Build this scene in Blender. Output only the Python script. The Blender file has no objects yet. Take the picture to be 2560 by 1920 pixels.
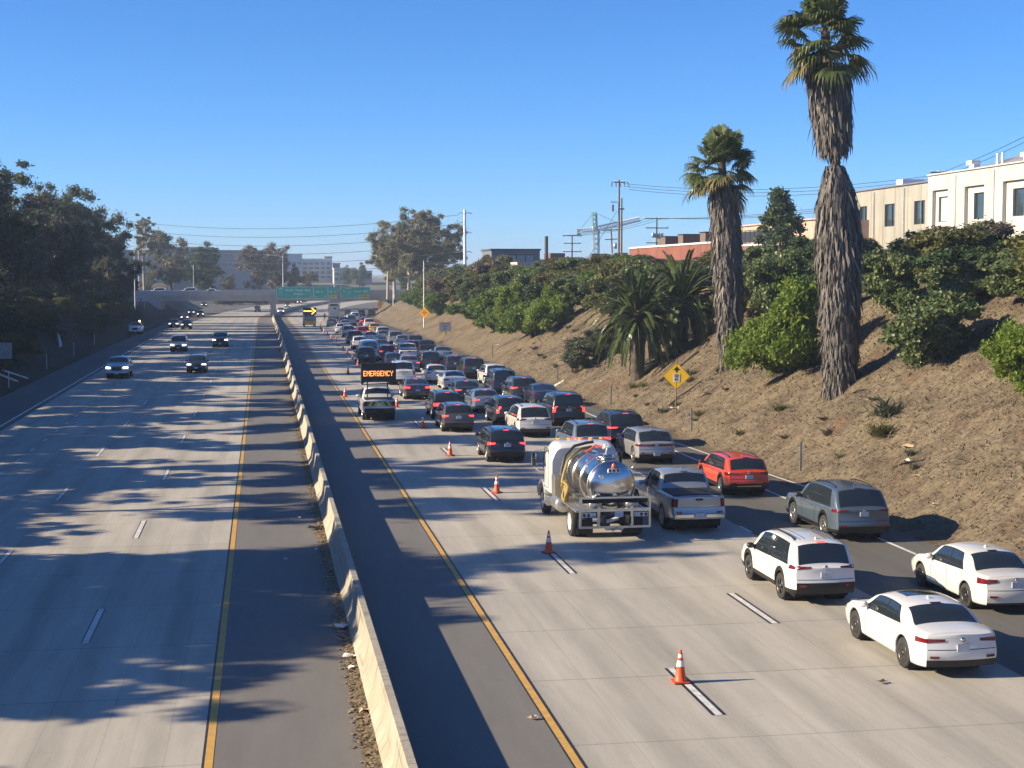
import bpy, math, random
import numpy as np
from math import radians as R, sin, cos, pi, sqrt, tan
S = bpy.context.scene
COL = S.collection
# ---------------------------------------------------------------- camera, sky, sun, exposure
CAM_H = 8.85
cd = bpy.data.cameras.new('camera'); cam = bpy.data.objects.new('camera', cd); COL.objects.link(cam)
cd.sensor_width = 36.0; cd.lens = 36.0*3800/2560; cd.clip_start = .5; cd.clip_end = 9000
cam.location = (0, 0, CAM_H); cam.rotation_euler = (R(90-4.154), 0, R(-9.30)); S.camera = cam
SUN_EL, SUN_ROT = 23.5, -90.0
W = bpy.data.worlds.new('World'); S.world = W; W.use_nodes = True
nt = W.node_tree; nt.nodes.clear()
sk = nt.nodes.new('ShaderNodeTexSky'); sk.sky_type = 'NISHITA'; sk.sun_disc = False
sk.sun_elevation = R(SUN_EL); sk.sun_rotation = R(SUN_ROT); sk.altitude = 0; sk.air_density = .65; sk.dust_density = .3; sk.ozone_density = 8.0
bg = nt.nodes.new('ShaderNodeBackground'); bg.inputs[1].default_value = .087
ow = nt.nodes.new('ShaderNodeOutputWorld'); hs_ = nt.nodes.new('ShaderNodeHueSaturation'); hs_.inputs['Saturation'].default_value = 1.07; hs_.inputs['Value'].default_value = 1.05; nt.links.new(sk.outputs[0], hs_.inputs['Color']); nt.links.new(hs_.outputs[0], bg.inputs[0]); nt.links.new(bg.outputs[0], ow.inputs[0])
sl = bpy.data.lights.new('sun', 'SUN'); so = bpy.data.objects.new('sun', sl); COL.objects.link(so)
sl.energy = 5.0; sl.angle = R(.5); sl.color = (1, .83, .58)
so.location = (-60, 0, 60)
so.rotation_euler = (0, -R(90-SUN_EL), 0)      # light travels towards +X and down
S.view_settings.view_transform = 'Standard'; S.view_settings.look = 'None'; S.view_settings.exposure = 1.1; S.view_settings.gamma = 1
S.cycles.use_denoising = True
S.cycles.max_bounces = 6; S.cycles.diffuse_bounces = 3; S.cycles.glossy_bounces = 3; S.cycles.transmission_bounces = 3; S.cycles.transparent_max_bounces = 6
S.cycles.volume_bounces = 0
rng = np.random.default_rng(7); random.seed(7)
# ---------------------------------------------------------------- mesh helpers
def smooth01(t): t = min(max(t, 0.), 1.); return t*t*(3-2*t)
def road_z(y): return -2.2*smooth01((y-180)/260)
def road_x(y):
    if y < 350: return 0.
    if y < 720: return 4.4e-4*(y-350)**2
    return 4.4e-4*370**2+2*4.4e-4*370*(y-720)
def lerp(a, b, t): return a+(b-a)*t
class MB:
    def __init__(s): s.v = []; s.f = []; s.m = []; s.s = []
    def add(s, v, f, m=0, sm=False):
        o = len(s.v); s.v += [tuple(map(float, p)) for p in v]
        s.f += [tuple(i+o for i in q) for q in f]; s.m += [m]*len(f); s.s += [sm]*len(f); return s
    def box(s, c, d, m=0, rz=0., rx=0., bev=0.):
        x, y, z = d[0]/2, d[1]/2, d[2]/2
        if bev <= 0:
            v = [(-x,-y,-z),(x,-y,-z),(x,y,-z),(-x,y,-z),(-x,-y,z),(x,-y,z),(x,y,z),(-x,y,z)]
            f = [(0,3,2,1),(4,5,6,7),(0,1,5,4),(1,2,6,5),(2,3,7,6),(3,0,4,7)]
        else:
            b = min(bev, x*.9, y*.9, z*.9); v = []
            for zz, k in ((-z,b),(-z+b,0),(z-b,0),(z,b)):
                X, Y = x-k, y-k
                v += [(-X+b,-Y,zz),(X-b,-Y,zz),(X,-Y+b,zz),(X,Y-b,zz),(X-b,Y,zz),(-X+b,Y,zz),(-X,Y-b,zz),(-X,-Y+b,zz)]
            f = [tuple(range(7,-1,-1)), tuple(range(24,32))]
            for l in range(3):
                for i in range(8): j = (i+1)%8; f.append((l*8+i, l*8+j, l*8+8+j, l*8+8+i))
        if rx: v = [(a, q*cos(rx)-w*sin(rx), q*sin(rx)+w*cos(rx)) for a, q, w in v]
        if rz: v = [(a*cos(rz)-q*sin(rz), a*sin(rz)+q*cos(rz), w) for a, q, w in v]
        return s.add([(a+c[0], q+c[1], w+c[2]) for a, q, w in v], f, m)
    def tube(s, pts, r, n=8, m=0, sm=True, cap=True):
        pts = [np.array(p, float) for p in pts]; k = len(pts)
        if not hasattr(r, '__len__'): r = [r]*k
        v = []; up = np.array((0,0,1.))
        for i, p in enumerate(pts):
            d = pts[min(i+1,k-1)]-pts[max(i-1,0)]; d /= (np.linalg.norm(d)+1e-9)
            a = np.cross(d, up)
            if np.linalg.norm(a) < .05: a = np.cross(d, (0,1.,0))
            a /= np.linalg.norm(a); b = np.cross(d, a)
            for j in range(n):
                t = 2*pi*j/n; v.append(p+r[i]*(cos(t)*a+sin(t)*b))
        f = [(i*n+j, i*n+(j+1)%n, (i+1)*n+(j+1)%n, (i+1)*n+j) for i in range(k-1) for j in range(n)]
        s.add(v, f, m, sm)
        if cap: s.add(v[:n], [tuple(range(n-1,-1,-1))], m); s.add(v[-n:], [tuple(range(n))], m)
        return s
    def lathe(s, prof, n=24, c=(0,0,0), ax='z', m=0, sm=True):
        v = []
        for r, h in prof:
            for j in range(n):
                t = 2*pi*j/n; a, b = r*cos(t), r*sin(t)
                p = (a,b,h) if ax == 'z' else ((h,a,b) if ax == 'x' else (b,h,a))
                v.append((p[0]+c[0], p[1]+c[1], p[2]+c[2]))
        f = [(i*n+j, i*n+(j+1)%n, (i+1)*n+(j+1)%n, (i+1)*n+j) for i in range(len(prof)-1) for j in range(n)]
        return s.add(v, f, m, sm)
    def prism(s, poly, ax, a, b, m=0):          # polygon in the two other axes, extruded along ax
        def P(u, w, h): return (h,u,w) if ax == 'x' else ((u,h,w) if ax == 'y' else (u,w,h))
        n = len(poly); v = [P(u,w,a) for u, w in poly]+[P(u,w,b) for u, w in poly]
        f = [(i, (i+1)%n, n+(i+1)%n, n+i) for i in range(n)]+[tuple(range(n-1,-1,-1)), tuple(range(n,2*n))]
        return s.add(v, f, m)
    def grid(s, P, m=0, sm=True, flip=False):   # P: rows of points
        a, b = len(P), len(P[0]); v = [q for r in P for q in r]
        f = [(i*b+j, i*b+j+1, (i+1)*b+j+1, (i+1)*b+j) for i in range(a-1) for j in range(b-1)]
        if flip: f = [q[::-1] for q in f]
        return s.add(v, f, m, sm)
    def mesh(s, name, mats):
        me = bpy.data.meshes.new(name); me.from_pydata(s.v, [], s.f)
        me.polygons.foreach_set('material_index', s.m); me.polygons.foreach_set('use_smooth', s.s)
        for q in mats: me.materials.append(q)
        me.update(); return me
    def build(s, name, mats, parent=None, loc=None):
        if not isinstance(mats, (list, tuple)): mats = [mats]
        return link(name, s.mesh(name, mats), parent, loc)
def link(name, me, parent=None, loc=None):
    o = bpy.data.objects.new(name, me); COL.objects.link(o)
    if parent: o.parent = parent
    if loc: o.location = loc
    return o
def np_mesh(name, V, F, mats, smooth=False, mi=None):
    me = bpy.data.meshes.new(name); V = np.asarray(V, np.float32); F = np.asarray(F, np.int32); k = F.shape[1]
    me.vertices.add(len(V)); me.vertices.foreach_set('co', V.ravel())
    me.loops.add(F.size); me.loops.foreach_set('vertex_index', F.ravel())
    me.polygons.add(len(F)); me.polygons.foreach_set('loop_start', np.arange(0, F.size, k, dtype=np.int32))
    try: me.polygons.foreach_set('loop_total', np.full(len(F), k, np.int32))
    except Exception: pass
    me.polygons.foreach_set('use_smooth', np.full(len(F), smooth, bool))
    for q in (mats if isinstance(mats, (list, tuple)) else [mats]): me.materials.append(q)
    if mi is not None: me.polygons.foreach_set('material_index', np.asarray(mi, np.int32))
    me.update(calc_edges=True); me.validate(); return me
def tag(o, label, cat, group=None, kind=None):
    if label: o['label'] = label
    if cat: o['category'] = cat
    if group: o['group'] = group
    if kind: o['kind'] = kind
    return o
def thing(name, label, cat, loc=(0,0,0), rz=0., group=None):
    o = bpy.data.objects.new(name, None); COL.objects.link(o); o.empty_display_size = .3
    o.location = loc; o.rotation_euler = (0,0,rz); return tag(o, label, cat, group)
def struct(o): o['kind'] = 'structure'; return o
def copy_thing(r, loc, rz=0., sc=None, label=None):
    def cp(o, par):
        c = o.copy(); COL.objects.link(c)
        if par: c.parent = par
        for ch in list(o.children): cp(ch, c)
        return c
    c = cp(r, None); c.location = loc; c.rotation_euler = (0,0,rz)
    if sc is not None: c.scale = sc if hasattr(sc, '__len__') else (sc,sc,sc)
    if label: c['label'] = label
    return c
def text_mesh(body, size, align='CENTER', ext=.004, bold=0., sx=1., sp=1.):
    c = bpy.data.curves.new('lettering', 'FONT'); c.body = body; c.size = size; c.extrude = ext; c.offset = bold
    c.align_x = align; c.align_y = 'CENTER'; c.resolution_u = 3; c.space_character = sp
    o = bpy.data.objects.new('lettering', c); COL.objects.link(o)
    me = bpy.data.meshes.new_from_object(o.evaluated_get(bpy.context.evaluated_depsgraph_get()))
    bpy.data.objects.remove(o); bpy.data.curves.remove(c)
    if sx != 1.:
        for v in me.vertices: v.co.x *= sx
    return me
def lettering(body, size, loc, mat, parent, ry=0., **k):      # faces -Y unless turned
    me = text_mesh(body, size, **k); me.materials.clear(); me.materials.append(mat)
    o = link('lettering', me, parent, loc); o.rotation_euler = (R(90), 0, ry); return o
# ---------------------------------------------------------------- materials
def mat(name, base, rough=.6, metal=0., spec=.5, coat=0., emit=None, es=0., var=0., vscale=3., var2=None, bump=0., bscale=20.):
    m = bpy.data.materials.new(name); m.use_nodes = True; n = m.node_tree.nodes; l = m.node_tree.links; b = n['Principled BSDF']
    b.inputs['Base Color'].default_value = (*base, 1); b.inputs['Roughness'].default_value = rough; b.inputs['Metallic'].default_value = metal
    b.inputs['Specular IOR Level'].default_value = spec; b.inputs['Coat Weight'].default_value = coat; b.inputs['Coat Roughness'].default_value = .03
    if emit: b.inputs['Emission Color'].default_value = (*emit, 1); b.inputs['Emission Strength'].default_value = es
    if var > 0 or var2:
        tc = n.new('ShaderNodeTexCoord'); no = n.new('ShaderNodeTexNoise'); no.inputs['Scale'].default_value = vscale; no.inputs['Detail'].default_value = 5
        l.new(tc.outputs['Object'], no.inputs['Vector'])
        rp = n.new('ShaderNodeValToRGB'); e = rp.color_ramp.elements
        e[0].position = .3; e[1].position = .72
        a = var2 if var2 else tuple(min(1, c*(1-var)) for c in base)
        e[0].color = (*a, 1); e[1].color = (*((tuple(min(1, c*(1+var)) for c in base)) if not var2 else base), 1)
        l.new(no.outputs['Fac'], rp.inputs[0]); l.new(rp.outputs[0], b.inputs['Base Color'])
    if bump > 0:
        tc = n.new('ShaderNodeTexCoord'); no = n.new('ShaderNodeTexNoise'); no.inputs['Scale'].default_value = bscale; no.inputs['Detail'].default_value = 4
        l.new(tc.outputs['Object'], no.inputs['Vector']); bp = n.new('ShaderNodeBump'); bp.inputs['Strength'].default_value = bump; bp.inputs['Distance'].default_value = .05
        l.new(no.outputs['Fac'], bp.inputs['Height']); l.new(bp.outputs[0], b.inputs['Normal'])
    return m
def leaf_mat(name, cols, trans=.25, rough=.55):
    m = bpy.data.materials.new(name); m.use_nodes = True; n = m.node_tree.nodes; l = m.node_tree.links; b = n['Principled BSDF']
    ge = n.new('ShaderNodeNewGeometry'); rp = n.new('ShaderNodeValToRGB'); e = rp.color_ramp.elements
    while len(e) < len(cols): e.new(.5)
    for i, c in enumerate(cols): e[i].position = i/(len(cols)-1); e[i].color = (*c, 1)
    l.new(ge.outputs['Random Per Island'], rp.inputs[0])
    b.inputs['Roughness'].default_value = rough; b.inputs['Specular IOR Level'].default_value = .25
    l.new(rp.outputs[0], b.inputs['Base Color'])
    tr = n.new('ShaderNodeBsdfTranslucent'); l.new(rp.outputs[0], tr.inputs[0]); mx = n.new('ShaderNodeMixShader'); mx.inputs[0].default_value = trans
    l.new(b.outputs[0], mx.inputs[1]); l.new(tr.outputs[0], mx.inputs[2]); l.new(mx.outputs[0], n['Material Output'].inputs[0])
    return m
def road_mat(name, c0, c1, joints, stain, tracks=0.):
    m = bpy.data.materials.new(name); m.use_nodes = True; n = m.node_tree.nodes; l = m.node_tree.links; b = n['Principled BSDF']
    b.inputs['Roughness'].default_value = .8; b.inputs['Specular IOR Level'].default_value = .25
    uv = n.new('ShaderNodeUVMap'); uv.uv_map = 'lane'
    def mapped(sx, sy):
        mp = n.new('ShaderNodeMapping'); mp.inputs['Scale'].default_value = (sx, sy, 1); l.new(uv.outputs[0], mp.inputs[0]); return mp.outputs[0]
    def noise(vec, sc, det=4, ro=.55):
        q = n.new('ShaderNodeTexNoise'); q.inputs['Scale'].default_value = sc; q.inputs['Detail'].default_value = det; q.inputs['Roughness'].default_value = ro
        l.new(vec, q.inputs['Vector']); return q.outputs['Fac']
    def ramp(x, p0, p1, a=0., z=1.):
        q = n.new('ShaderNodeMapRange'); q.inputs[1].default_value = p0; q.inputs[2].default_value = p1; q.inputs[3].default_value = a; q.inputs[4].default_value = z
        l.new(x, q.inputs[0]); return q.outputs[0]
    def math_(op, a, bb):
        q = n.new('ShaderNodeMath'); q.operation = op
        for i, x in enumerate((a, bb)):
            if hasattr(x, 'links') or hasattr(x, 'is_linked'): l.new(x, q.inputs[i])
            else: q.inputs[i].default_value = x
        return q.outputs[0]
    mx = n.new('ShaderNodeMix'); mx.data_type = 'RGBA'; mx.inputs[6].default_value = (*c0, 1); mx.inputs[7].default_value = (*c1, 1)
    l.new(ramp(noise(mapped(.35, .05), 1.6, 6, .6), .3, .7), mx.inputs[0])
    f = ramp(noise(mapped(1.6, .16), 1.6, 6, .65), .32, .72, 1-stain, 1+stain*.4)
    f = math_('MULTIPLY', f, ramp(noise(mapped(1, 1), 30, 3, .7), .25, .75, .86, 1.12))
    f = math_('MULTIPLY', f, ramp(noise(mapped(1, 1), 3.3, 6, .75), .3, .42, .86, 1.0))
    sp = n.new('ShaderNodeSeparateXYZ'); l.new(uv.outputs[0], sp.inputs[0])
    if tracks:
        wob = math_('MULTIPLY', math_('SUBTRACT', noise(mapped(.05, .05), 1.0, 3), .5), 1.2)
        wv = math_('COSINE', math_('MULTIPLY', math_('ADD', sp.outputs[0], wob), 2*pi/1.865), 0.); f = math_('MULTIPLY', f, ramp(wv, .1, 1, 1+tracks*.4, 1-tracks))
        sp2 = noise(mapped(.8, .8), 2.2, 5, .7); f = math_('MULTIPLY', f, ramp(sp2, .66, .74, 1, .82))
        pn_ = n.new('ShaderNodeTexVoronoi'); pn_.inputs['Scale'].default_value = 1; l.new(mapped(1/3.66, 1/9.14), pn_.inputs['Vector']); pn_.inputs['Randomness'].default_value = 0
        f = math_('MULTIPLY', f, ramp(pn_.outputs['Color'], 0, 1, .93, 1.05))
    if joints:
        for ax, per, wd, dk in ((1, 4.57, .008, .55), (0, 1.22, .016, .84), (1, 13.71, .0022, 1.25)):
            fr = math_('FRACT', math_('MULTIPLY', sp.outputs[ax], 1/per), 0.)
            if ax == 0: fr = math_('ADD', fr, math_('MULTIPLY', math_('SUBTRACT', noise(mapped(.1, .25), 1.0, 2), .5), .02))
            f = math_('MULTIPLY', f, ramp(math_('LESS_THAN', fr, wd), 0, 1, 1, dk))
        gr = math_('MULTIPLY', noise(mapped(9., .05), 1.0, 3, .7), 1.0); f = math_('MULTIPLY', f, ramp(gr, .3, .7, .965, 1.025))
        dr = noise(mapped(.9, .9), .9, 7, .8); f = math_('MULTIPLY', f, ramp(dr, .60, .72, 1, .86))
    vm = n.new('ShaderNodeMix'); vm.data_type = 'RGBA'; vm.blend_type = 'MULTIPLY'; vm.inputs[0].default_value = 1
    l.new(mx.outputs[2], vm.inputs[6]); cc = n.new('ShaderNodeCombineColor'); [l.new(f, cc.inputs[i]) for i in range(3)]; l.new(cc.outputs[0], vm.inputs[7])
    l.new(vm.outputs[2], b.inputs['Base Color'])
    bp = n.new('ShaderNodeBump'); bp.inputs['Strength'].default_value = .25; bp.inputs['Distance'].default_value = .01; l.new(noise(mapped(1, 1), 45, 2), bp.inputs['Height']); l.new(bp.outputs[0], b.inputs['Normal'])
    return m
M = {}
M['concrete'] = road_mat('worn road concrete', (.36,.338,.295), (.455,.428,.375), True, .13, .11)
M['asphalt'] = road_mat('grey asphalt', (.155,.149,.14), (.185,.179,.17), False, .08)
M['asphalt_lane'] = road_mat('brown grey asphalt lane', (.115,.112,.103), (.145,.14,.13), False, .10, .04)
M['white_line'] = mat('white road paint', (.72,.72,.70), .7, var2=(.45,.44,.41), vscale=5)
M['black_line'] = mat('black contrast paint', (.022,.022,.024), .6, var=.3, vscale=3)
M['yellow_line'] = mat('yellow road paint', (.64,.355,.05), .7, var2=(.42,.26,.08), vscale=4)
def barrier_mat():
    m = mat('cast barrier concrete', (.40,.365,.295), .85, var2=(.30,.275,.22), vscale=.9, bump=.25, bscale=24); n = m.node_tree.nodes; l = m.node_tree.links; b = n['Principled BSDF']; src = b.inputs['Base Color'].links[0].from_socket
    tc = n.new('ShaderNodeTexCoord'); sp = n.new('ShaderNodeSeparateXYZ'); l.new(tc.outputs['Object'], sp.inputs[0])
    def M_(op, a, c, d=None):
        q = n.new('ShaderNodeMath'); q.operation = op
        for i, x in enumerate((a, c, d)):
            if x is None: continue
            if hasattr(x, 'is_linked'): l.new(x, q.inputs[i])
            else: q.inputs[i].default_value = x
        return q.outputs[0]
    jt = M_('MULTIPLY', M_('LESS_THAN', M_('FRACT', M_('MULTIPLY', sp.outputs[1], 1/6.1), 0.), .0045), -.55)
    mp = n.new('ShaderNodeMapping'); mp.inputs['Scale'].default_value = (1, 2.2, .25); l.new(tc.outputs['Object'], mp.inputs[0]); no = n.new('ShaderNodeTexNoise'); no.inputs['Scale'].default_value = 3; no.inputs['Detail'].default_value = 6; l.new(mp.outputs[0], no.inputs['Vector'])
    st = n.new('ShaderNodeMapRange'); st.inputs[1].default_value = .5; st.inputs[2].default_value = .68; st.inputs[4].default_value = -.32; l.new(no.outputs['Fac'], st.inputs[0])
    m2 = n.new('ShaderNodeMapping'); m2.inputs['Scale'].default_value = (1, .12, 3.5); l.new(tc.outputs['Object'], m2.inputs[0]); n2 = n.new('ShaderNodeTexNoise'); n2.inputs['Scale'].default_value = 2.2; n2.inputs['Detail'].default_value = 5; l.new(m2.outputs[0], n2.inputs['Vector'])
    sc = n.new('ShaderNodeMapRange'); sc.inputs[1].default_value = .60; sc.inputs[2].default_value = .66; sc.inputs[4].default_value = -.25; l.new(n2.outputs['Fac'], sc.inputs[0])
    f = M_('ADD', M_('ADD', jt, st.outputs[0]), M_('ADD', sc.outputs[0], 1.0)); f = M_('MAXIMUM', f, .25)
    cc = n.new('ShaderNodeCombineColor'); [l.new(f, cc.inputs[i]) for i in range(3)]; vm = n.new('ShaderNodeMix'); vm.data_type = 'RGBA'; vm.blend_type = 'MULTIPLY'; vm.inputs[0].default_value = 1
    l.new(src, vm.inputs[6]); l.new(cc.outputs[0], vm.inputs[7]); l.new(vm.outputs[2], b.inputs['Base Color']); return m
M['barrier'] = barrier_mat()
M['bridge'] = mat('bridge concrete', (.42,.41,.40), .85, var2=(.32,.32,.32), vscale=.6)
M['debris'] = mat('leaf litter', (.16,.12,.075), .9, var=.6, vscale=9, bump=.8, bscale=14)
M['white_metal'] = mat('white painted steel', (.72,.72,.71), .45, var=.08, vscale=2)
M['grey_metal'] = mat('galvanised steel', (.42,.43,.44), .45, .6, var=.2, vscale=4)
M['dark_metal'] = mat('dark steel', (.035,.036,.04), .5, .3)
M['black'] = mat('black plastic', (.014,.014,.016), .55, var=.3, vscale=5)
M['rubber'] = mat('tyre rubber', (.022,.022,.023), .8, var=.4, vscale=8)
M['wood'] = mat('weathered timber', (.17,.125,.085), .85, var2=(.09,.07,.055), vscale=4)
# ---------------------------------------------------------------- roads
def strip(name, x0, x1, y0, y1, dz, m, step=6., kind=True, x0f=None, x1f=None, uvoff=0.):
    n = max(1, int(math.ceil((y1-y0)/step))); V = []; F = []; uv = []
    for i in range(n+1):
        y = y0+(y1-y0)*i/n; c = road_x(y); z = road_z(y)+dz
        a = x0f(y) if x0f else x0; b = x1f(y) if x1f else x1
        V += [(a+c, y, z), (b+c, y, z)]; uv += [(a+uvoff, y), (b+uvoff, y)]
    F = [(2*i, 2*i+1, 2*i+3, 2*i+2) for i in range(n)]
    me = bpy.data.meshes.new(name); me.from_pydata(V, [], F); me.materials.append(m)
    ul = me.uv_layers.new(name='lane')
    for lp in me.loops: ul.data[lp.index].uv = uv[lp.vertex_index]
    me.update(); o = link(name, me)
    if kind: struct(o)
    return o
R_FOOT = lambda y: 22.4+(max(0, y-250)*.035 if y < 400 else 5.25)
L_FOOT = lambda y: -19.2-(max(0, min(y,330)-120)*.008)-(max(0, y-330)*.006+road_x(y) if y > 330 else 0)
strip('road', -30, 34, -30, 900, 0., M['asphalt_lane'], x0f=lambda y: -30-road_x(y))
strip('concrete_road', 5.66, 16.42, -30, 850, .005, M['concrete'], uvoff=-5.6+1.22*20)
strip('concrete_road', -15.1+.45, -1.19, -30, 850, .005, M['concrete'], uvoff=15.1+.2)
strip('shoulder', -1.18, 5.42, -30, 850, .004, M['asphalt'])
mk = MB()
def mark(a, b, y0, y1, dz, m, step=6):
    n = max(1, int(math.ceil((y1-y0)/step))); v = []
    for i in range(n+1):
        y = y0+(y1-y0)*i/n; c = road_x(y); v += [(a+c, y, road_z(y)+dz), (b+c, y, road_z(y)+dz)]
    mk.add(v, [(2*i, 2*i+1, 2*i+3, 2*i+2) for i in range(n)], m)
mark(5.45, 5.60, -20, 800, .011, 2); mark(5.60, 5.66, -20, 800, .010, 1); mark(5.41, 5.45, -20, 800, .010, 1)
mark(-1.14, -.99, -20, 800, .011, 2); mark(-1.19, -1.14, -20, 800, .010, 1)
mark(-15.2, -15.04, -20, 300, .010, 0); mark(20.2, 20.34, -20, 240, .010, 0)
for k in range(0, 42):
    y = 27.0+14.63*k-14.63
    for x in (8.95, 12.72):
        yy = y+(1.9 if x < 10 else 9.4)
        if x > 10 and k == 0: continue
        mark(x-.075, x+.075, yy, yy+3.7, .011, 0); mark(x-.15, x-.075, yy, yy+3.7, .010, 1); mark(x+.075, x+.15, yy, yy+3.7, .010, 1)
    for x in (-4.3, -8.05):
        yy = y+10.1+(9.3 if x < -5 else 0)
        mark(x-.075, x+.075, yy, yy+3.75, .011, 0); mark(x-.105, x-.075, yy, yy+3.75, .010, 1); mark(x+.075, x+.105, yy, yy+3.75, .010, 1)
    yy = y+8; mark(16.36, 16.5, yy, yy+1.3, .011, 0); mark(16.36, 16.5, yy+7.3, yy+8.6, .011, 0)
for k in range(60): mark(-11.62, -11.46, 60+4.6*k, 61.2+4.6*k, .011, 0)
# gore line on the right, converging on the edge line
v = []
for i in range(12):
    t = i/11; y = lerp(36, 92, t); x = lerp(24.2, 20.45, t**.7); v += [(x, y, .012), (x+.14, y, .012)]
mk.add(v, [(2*i, 2*i+1, 2*i+3, 2*i+2) for i in range(11)], 0)
# ramp edge line on the left, running straight on
v = []
for i in range(60):
    y = 300+5*i; v += [(-19.4-(y-300)*.008, y, road_z(y)+.012), (-19.25-(y-300)*.008, y, road_z(y)+.012)]
mk.add(v, [(2*i, 2*i+1, 2*i+3, 2*i+2) for i in range(59)], 0)
struct(mk.build('road_markings', [M['white_line'], M['black_line'], M['yellow_line']]))
# ---------------------------------------------------------------- median barrier
def barrier(y0, y1, name, label):
    prof = [(-.31,0),(-.31,.075),(-.17,.31),(-.085,.80),(-.075,.815),(.075,.815),(.085,.80),(.17,.31),(.31,.075),(.31,0)]
    P = []; y = y0
    ys = list(np.arange(y0, y1, 3.))+[y1]
    for y in ys: P.append([(2.33+x+road_x(y), y, z+road_z(y)) for x, z in prof])
    b = MB(); b.grid(P, sm=False)
    b.add(P[0], [tuple(range(10))]); b.add(P[-1], [tuple(range(9,-1,-1))])
    return tag(b.build(name, M['barrier']), label, 'barrier')
barrier(-25, 800, 'median_barrier', 'long pale concrete median barrier between the two carriageways')
# leaf litter along the barrier foot
V = []; F = []
for i in range(5200):
    y = 20+110*rng.random()**1.6; x = 2.02-abs(rng.normal(0, .16)); s = .02+.05*rng.random(); a = rng.random()*6.3; z = .012+.05*rng.random()*max(0, 1-(2.02-x)/.3)
    q = [(x+s*cos(a+t), y+1.7*s*sin(a+t), z+.03*rng.random()) for t in (0, 1.6, 3.1, 4.7)]
    o = len(V); V += q; F.append((o, o+1, o+2, o+3))
M['litter_leaf'] = leaf_mat('dry leaf litter', [(.10,.075,.045),(.24,.17,.10),(.32,.25,.16),(.16,.14,.06)], .1)
tag(link('leaf_litter', np_mesh('leaf_litter', V, F, M['litter_leaf'])), 'dry leaves and grit gathered along the foot of the median barrier', 'debris', kind='stuff')
strip('dirt_strip', 1.72, 2.03, -20, 400, .008, M['debris'], x0f=lambda y: 1.78+.10*sin(y*.35)+.06*sin(y*1.3))
# ---------------------------------------------------------------- terrain
def plateau(y): return lerp(9.6, 4.6, smooth01((y-190)/190))
def bank_z(x, y):           # x relative to the curved road
    t = plateau(y); z0 = road_z(y)
    fr, fl = R_FOOT(y), L_FOOT(y)
    def prof(d, slope):
        h = d/slope; hm = t-z0
        if h < hm-1.6: return z0+h
        u = (h-(hm-1.6)); return z0+hm-1.6+1.6*(1-math.exp(-u/1.6))
    z = z0
    if x > fr: z = prof(x-fr, 1.62)
    elif x < fl: z = prof(fl-x, 1.75)
    k = smooth01((y-640)/120)
    return lerp(z, t, k)
def hnoise(x, y):
    return (.16*sin(x*1.7+y*.31)+.13*sin(y*.9-x*.6)+.09*sin(x*2.9-y*1.7)+.06*sin(x*4.3+y*3.1)+.05*sin(y*5.3+x*1.1))
def terr(name, xs, ys, dz, m, bumpy=0., curve=True, off=None):
    P = []
    for y in ys:
        row = []
        for x in xs:
            if off: x += off(y)
            z = bank_z(x, y)+dz
            if bumpy:
                d = (x-R_FOOT(y)) if x > 0 else (L_FOOT(y)-x)
                z += bumpy*hnoise(x, y)*min(1, max(0, d)/2.)
            row.append((x+road_x(y) if curve else x, y, z))
        P.append(row)
    return struct(MB().grid(P, sm=True).build(name, m))
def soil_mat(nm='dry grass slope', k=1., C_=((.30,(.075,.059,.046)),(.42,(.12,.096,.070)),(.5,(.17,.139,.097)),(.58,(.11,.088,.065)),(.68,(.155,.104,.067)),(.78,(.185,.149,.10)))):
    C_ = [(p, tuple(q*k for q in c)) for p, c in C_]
    m = bpy.data.materials.new(nm); m.use_nodes = True; n = m.node_tree.nodes; l = m.node_tree.links; b = n['Principled BSDF']
    b.inputs['Roughness'].default_value = .95; b.inputs['Specular IOR Level'].default_value = .1
    tc = n.new('ShaderNodeTexCoord')
    def noise(sc, det, w=0): 
        q = n.new('ShaderNodeTexNoise'); q.inputs['Scale'].default_value = sc; q.inputs['Detail'].default_value = det; q.inputs['Roughness'].default_value = .65; l.new(tc.outputs['Object'], q.inputs['Vector']); return q.outputs['Fac']
    def ramp(x, cs):
        q = n.new('ShaderNodeValToRGB'); e = q.color_ramp.elements
        while len(e) < len(cs): e.new(.5)
        for i, (p, c) in enumerate(cs): e[i].position = p; e[i].color = (*c, 1)
        l.new(x, q.inputs[0]); return q.outputs[0]
    a = ramp(noise(.30, 9), C_)
    c = ramp(noise(5., 8), [(.3,(.42,.40,.38)),(.5,(.95,.95,.95)),(.7,(1.35,1.3,1.2))])
    mx = n.new('ShaderNodeMix'); mx.data_type = 'RGBA'; mx.blend_type = 'MULTIPLY'; mx.inputs[0].default_value = 1; l.new(a, mx.inputs[6]); l.new(c, mx.inputs[7])
    l.new(mx.outputs[2], b.inputs['Base Color'])
    bp = n.new('ShaderNodeBump'); bp.inputs['Strength'].default_value = .7; bp.inputs['Distance'].default_value = .09; l.new(noise(7., 6), bp.inputs['Height']); l.new(bp.outputs[0], b.inputs['Normal'])
    return m
M['soil'] = soil_mat()
M['soil_dark'] = soil_mat('shade darkened litter slope', .5)  # left bank: leaf litter tone with the shade of the bank put into the colour
M['far_ground'] = mat('far town ground', (.16,.13,.09), .95, var2=(.07,.075,.045), vscale=.03)
terr('bank', np.concatenate([np.arange(21.5, 42, .42), np.arange(42, 60, 2.)]), np.concatenate([np.arange(20, 130, .55), np.arange(130, 300, 1.5), np.arange(300, 420, 4.)]), .01, M['soil'], .6)
terr('bank', np.concatenate([[-400,-200,-120,-80], np.arange(-60, -18, .9)]), np.concatenate([np.arange(-60, 330, 2.), np.arange(330, 430, 5.)]), .01, M['soil_dark'], .8)
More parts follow.
